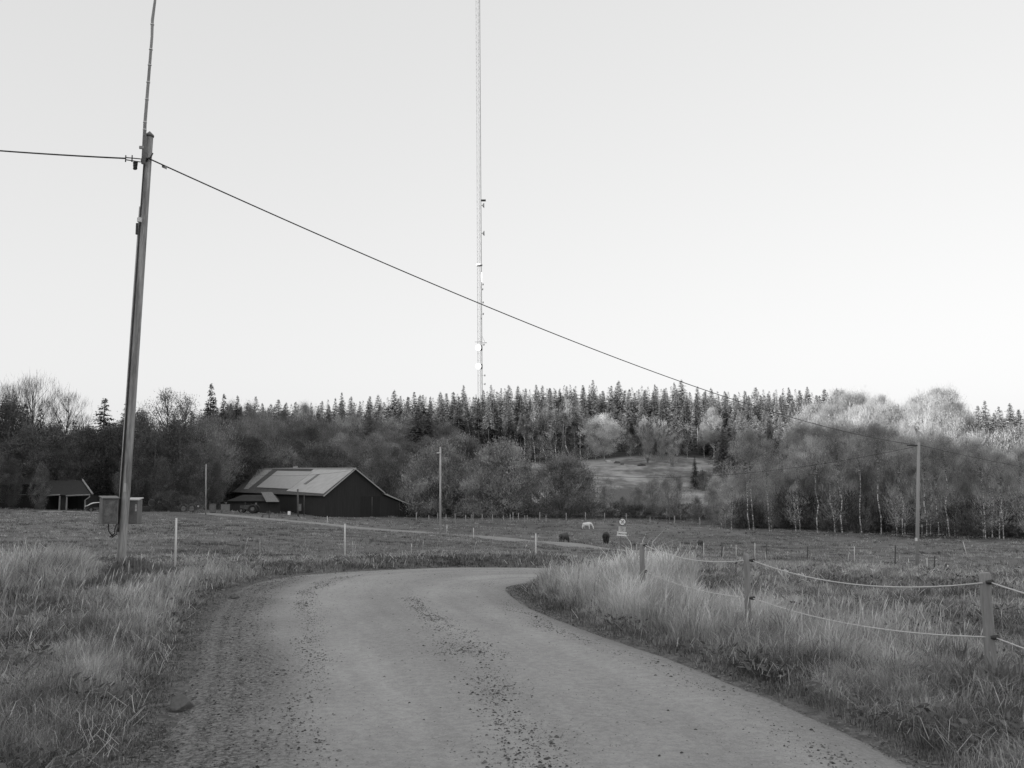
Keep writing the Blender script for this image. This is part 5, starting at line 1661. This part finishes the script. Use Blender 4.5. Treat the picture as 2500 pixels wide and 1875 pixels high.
m = MB(); m.box((b0.x - .03, 128.66, b1.z), (b1.x + .03, 129.34, b1.z + .05)); m.build('lid', M_MACH, t)
m = MB(); m.box((b0.x + .05, 128.75, a.z - .2), (b1.x - .05, 129.2, a.z + .1)); m.build('base', M_DKWOOD, t)
t, a = simple('notice_board', 550, 127, 'wide pale board on posts left of the barn annex', 'notice board')
b0, b1 = at(539, 1247, 127), at(561, 1231, 127); m = MB(); m.box((b0.x, 127, b0.z), (b1.x, 127.08, b1.z)); bo = m.build('board', grey('board_paint', .17, .8, .2, 4), t)
for px in (543, 557): c = P(px, 1262, 127.12); m = MB(); m.tube([c - Vector((0, 0, .2)), at(px, 1232, 127.12)], .045, 6); m.build('post', M_WOOD, t)
m = MB(); c = at(552, 1226, 127.1); m.tube([at(552, 1231, 127.1), c], [.08, .13], 8); m.build('lamp', M_BOX, t)
# small tractor
t, a = simple('tractor', 604, 135, 'small old tractor parked in front of the barn annex', 'tractor')
c = at(604, 1250, 135)
wheel(t, Vector((c.x + .85, 134.5, a.z + .62)), .5, .15, M_RUB); wheel(t, Vector((c.x + .85, 136, a.z + .62)), .5, .15, M_RUB)
wheel(t, Vector((c.x - .8, 134.6, a.z + .4)), .28, .1, M_RUB); wheel(t, Vector((c.x - .8, 135.8, a.z + .4)), .28, .1, M_RUB)
m = MB(); m.box((c.x - 1.0, 134.9, a.z + .55), (c.x + .3, 135.5, a.z + 1.15)); bd = m.build('hood', M_MACH, t)
m = MB(); m.box((c.x + .3, 134.8, a.z + .5), (c.x + 1.1, 135.6, a.z + .85)); m.build('body', M_MACH, t)
m = MB(); m.box((c.x - 1.03, 134.95, a.z + .7), (c.x - .98 + .0, 135.45, a.z + 1.05)); m.build('grille', M_BOXP, bd)
m = MB(); m.tube([Vector((c.x - .4, 135.2, a.z + 1.1)), Vector((c.x - .4, 135.2, a.z + 1.6))], .04, 6); m.build('exhaust', M_MACH, t)
m = MB(); m.box((c.x + .6, 135.0, a.z + .9), (c.x + .95, 135.4, a.z + 1.0)); m.box((c.x + .9, 135.0, a.z + 1.0), (c.x + .97, 135.4, a.z + 1.25)); m.build('seat', M_RUB, t)
m = MB(); m.tube([Vector((c.x + .3, 135.2, a.z + 1.1)), Vector((c.x + .45, 135.2, a.z + 1.35))], .02, 5); m.tube([Vector((c.x + .42, 135.0, a.z + 1.35)), Vector((c.x + .42, 135.4, a.z + 1.35))], .03, 5); m.build('steering_wheel', M_RUB, t)
# wooden chair-like bench
t, a = simple('garden_bench', 651, 124, 'dark slatted wooden bench in the grass before the barn', 'bench')
b0 = at(641, 1257, 124); b1 = at(659, 1249, 124); sz_ = b0.z
m = MB(); m.box((b0.x, 123.6, sz_), (b1.x, 124.1, sz_ + .05)); m.build('seat', M_DKWOOD, t)
for k in range(3): m = MB(); m.box((b1.x - .5, 124.08, sz_ + .12 + .13 * k), (b1.x + .12, 124.13, sz_ + .2 + .13 * k)); m.build('slat', M_DKWOOD, t)
for x_ in (b0.x + .05, b1.x - .05):
    for y_ in (123.65, 124.05): m = MB(); m.tube([Vector((x_, y_, gz(x_, y_) - .1)), Vector((x_, y_, sz_ + (.55 if y_ > 124 and x_ > a.x else 0)))], .035, 5); m.build('leg', M_DKWOOD, t)
t, a = simple('small_notice', 706, 120, 'small white notice on a stake in tall grass before the barn', 'notice')
b0, b1 = at(702.5, 1256, 120), at(709.5, 1250, 120); m = MB(); m.box((b0.x, 119.95, b0.z - .05), (b1.x, 119.98, b1.z + .1)); m.build('board', M_SW, t)
m = MB(); m.tube([a - Vector((0, 0, .2)), Vector((a.x, 120.0, b1.z))], .025, 5); m.build('stake', M_WOOD, t)
t, a = simple('meter_post', 728, 136, 'dark post with a pale meter box beside the barn wall', 'post')
m = MB(); m.tube([a - Vector((0, 0, .3)), at(727, 1194, 136)], [.14, .12], 8); m.build('post', grey('greyish_post', .12, .9, .3, 5), t)
b0, b1 = at(729, 1247, 135.8), at(735.5, 1231, 135.8); m = MB(); m.box((b0.x, 135.6, b0.z), (b1.x, 135.9, b1.z)); mb_ = m.build('meter_box', grey('meter_paint', .17, .7, .2, 4), t)
m = MB(); m.box((b0.x - .03, 135.55, b1.z), (b1.x + .03, 135.95, b1.z + .05)); m.build('lid', M_BOX, mb_)
t, a = simple('wooden_stake', 742.5, 137, 'thin upright stake against the dark barn wall', 'stake')
m = MB(); m.tube([a - Vector((0, 0, .2)), at(742.5, 1206, 137)], .06, 6); m.build('shaft', grey('thin_stake_wood', .09, .9, .2, 5), t)

# stones on the upper slope
for px, py, s, mt, l in ((1484, 1124, .9, M_BOXP, 'pale flat rock pile under the round pale tree'), (1505, 1127, .8, M_DKWOOD, 'dark boulder right of the pale rock pile'), (1518, 1131, .5, M_DKWOOD, 'small dark boulder on the slope right of the bigger one'), (1566, 1134, 1.0, M_DKWOOD, 'dark low boulder left of the bare fan-shaped tree')):
    p = hit(px, py + 4)
    o = rock('boulder', p.x, p.y, s * 1.2, s * .8, s * .55, l, int(px))
    o.data.materials.clear(); o.data.materials.append(mt); o['category'] = 'boulder'

# ------------------------------------------------------------------ ponies
def pony(px, py, Y, H, heading, mat, manem, label, graze=1.0, Wd=1.0):
    a = P(px, py, Y) - Vector((0, 0, .16 * H))
    t = thing('pony', a, label, 'pony', 'ponies grazing in the paddock')
    s = H
    # spine along +x, forward
    V = {'pelvis': (-.40, 0, .82, .26), 'back': (-.12, 0, .79, .27), 'chest': (.22, 0, .79, .26), 'wither': (.38, 0, .90, .17), 'neck1': (.56, 0, .84, .14), 'neck2': (.74, 0, .62, .105), 'poll': (.86, 0, .42, .085), 'face': (.88, 0, .26, .075), 'muzzle': (.90, 0, .10, .055),
         'rump': (-.56, 0, .78, .19), 'tail1': (-.70, 0, .72, .05), 'tail2': (-.76, 0, .45, .06), 'tail3': (-.75, 0, .2, .035)}
    E = [('pelvis', 'back'), ('back', 'chest'), ('chest', 'wither'), ('wither', 'neck1'), ('neck1', 'neck2'), ('neck2', 'poll'), ('poll', 'face'), ('face', 'muzzle'), ('pelvis', 'rump'), ('rump', 'tail1'), ('tail1', 'tail2'), ('tail2', 'tail3')]
    for sd, nm in ((.13, 'l'), (-.13, 'r')):
        st = .09 if nm == 'l' else -.07
        V['st' + nm] = (-.46, sd, .62, .14); V['hk' + nm] = (-.60 + st, sd, .38, .06); V['hf' + nm] = (-.54 + st, sd, .12, .042); V['hh' + nm] = (-.52 + st, sd, .02, .055)
        V['el' + nm] = (.28, sd, .55, .10); V['kn' + nm] = (.30 - st, sd, .30, .052); V['ff' + nm] = (.29 - st, sd, .10, .038); V['fh' + nm] = (.31 - st, sd, .02, .05)
        E += [('pelvis', 'st' + nm), ('st' + nm, 'hk' + nm), ('hk' + nm, 'hf' + nm), ('hf' + nm, 'hh' + nm), ('chest', 'el' + nm), ('el' + nm, 'kn' + nm), ('kn' + nm, 'ff' + nm), ('ff' + nm, 'fh' + nm)]
        V['ear' + nm] = (.83, sd * .55, .50, .022); E.append(('poll', 'ear' + nm))
    ks = list(V)
    me = bpy.data.meshes.new('body')
    me.from_pydata([Vector(V[k][:3]) * s for k in ks], [(ks.index(x), ks.index(y)) for x, y in E], [])
    o = bpy.data.objects.new('body', me); COL.objects.link(o)
    md = o.modifiers.new('skin', 'SKIN'); 
    for i, k in enumerate(ks):
        r = V[k][3] * s
        me.skin_vertices[0].data[i].radius = (r * (1.0 if k not in ('pelvis', 'back', 'chest') else Wd), r)
        me.skin_vertices[0].data[i].use_root = (k == 'pelvis')
    o.modifiers.new('sub', 'SUBSURF').levels = 1; o.modifiers['sub'].render_levels = 1
    bpy.context.view_layer.update()
    ev = o.evaluated_get(bpy.context.evaluated_depsgraph_get())
    m2 = bpy.data.meshes.new_from_object(ev)
    o.modifiers.clear(); o.data = m2; m2.name = 'body'
    m2.materials.clear(); m2.materials.append(mat)
    m2.polygons.foreach_set('use_smooth', [True] * len(m2.polygons))
    o.parent = t
    m = MB(); m.tube([Vector(p) * s for p in ((.40, 0, 1.03), (.58, 0, .97), (.76, 0, .74), (.85, 0, .55))], [.03 * s, .055 * s, .05 * s, .03 * s], 6)
    mo = m.build('mane', manem, t, local=True)
    t.rotation_euler.z = heading
    return t
bpy.context.view_layer.update()
M_BLK = grey('black_coat', .022, .8, .4, 6); M_BRN = grey('brown_coat', .075, .8, .3, 4); M_WHT = grey('white_coat', .8, .85, .12, 3); M_MAN = grey('dark_mane', .02, .9, .3, 6); M_MANP = grey('pale_mane', .5, .9, .2, 6)
pony(1480, 1327, 92, 1.24, R(80), M_BLK, M_MAN, 'black pony seen from behind, grazing left of the road sign', Wd=1.15)
pony(1377, 1322, 92, 1.08, R(58), M_BRN, M_MAN, 'brown pony grazing between the lone marker pole and the black pony', Wd=1.1)
pony(1434, 1284, 118, .90, R(-25), M_WHT, M_MANP, 'white pony grazing below the wooded fence line', Wd=1.15)
pony(1711, 1342, 88, .66, R(100), M_BRN, M_MAN, 'small dark foal half hidden behind a white fence rod')

# thicket of low leafy weeds beside the near pole and along the far road edge
def weeds(px, py, Y, label, sx=1.0, h=.45, seed=1):
    rs = np.random.default_rng(seed)
    a = P(px, py, Y)
    n = 1500
    r_ = rs.uniform(0, 1, n) ** .6; az = rs.uniform(0, 6.28, n)
    p = np.stack([np.cos(az) * r_ * sx, np.sin(az) * r_ * .6, rs.uniform(0, 1, n) * h * (1 - .6 * r_ ** 2)], 1)
    d = rs.normal(0, .6, (n, 3)) + np.array([0, 0, 1.3]) + p * np.array([.6, .6, 0])
    me = join_parts([rhombs(p, d, rs.uniform(.06, .2, n), rs.uniform(.012, .035, n), rs.uniform(.1, .9, n), rs)], 'foliage')
    t = thing('weed_clump', a, label, 'weeds')
    link('foliage', me, foliage('dark_weeds', .22, .5, .3, .1), t)
    m = MB()
    for k in range(14):
        x_, y_ = rs.uniform(-.7, .7) * sx, rs.uniform(-.4, .4)
        m.tube([Vector((x_, y_, -.05)), Vector((x_ * 1.1, y_, h * rs.uniform(.7, 1.2)))], .006, 4)
    m.build('stem', M_DKWOOD, t, local=True)
weeds(318, 1425, 19.0, 'dark leafy weeds at the foot of the tall leaning pole', .4, .3, 1)
weeds(372, 1440, 18.0, 'dark weed clump between the tall pole and the nearest marker pole', .5, .25, 2)
weeds(275, 1480, 15.5, 'dark weed clump in front of the tall pole', .4, .2, 3)
weeds(2300, 1570, 9.3, 'dark matted weeds left of the nearest rope fence post', .55, .22, 4)
weeds(2440, 1650, 8.0, 'dark matted weeds under the nearest rope fence post', .5, .18, 5)
weeds(1095, 1312, 85, 'dark brush heap at the foot of the pale pole', 2.6, .7, 6)
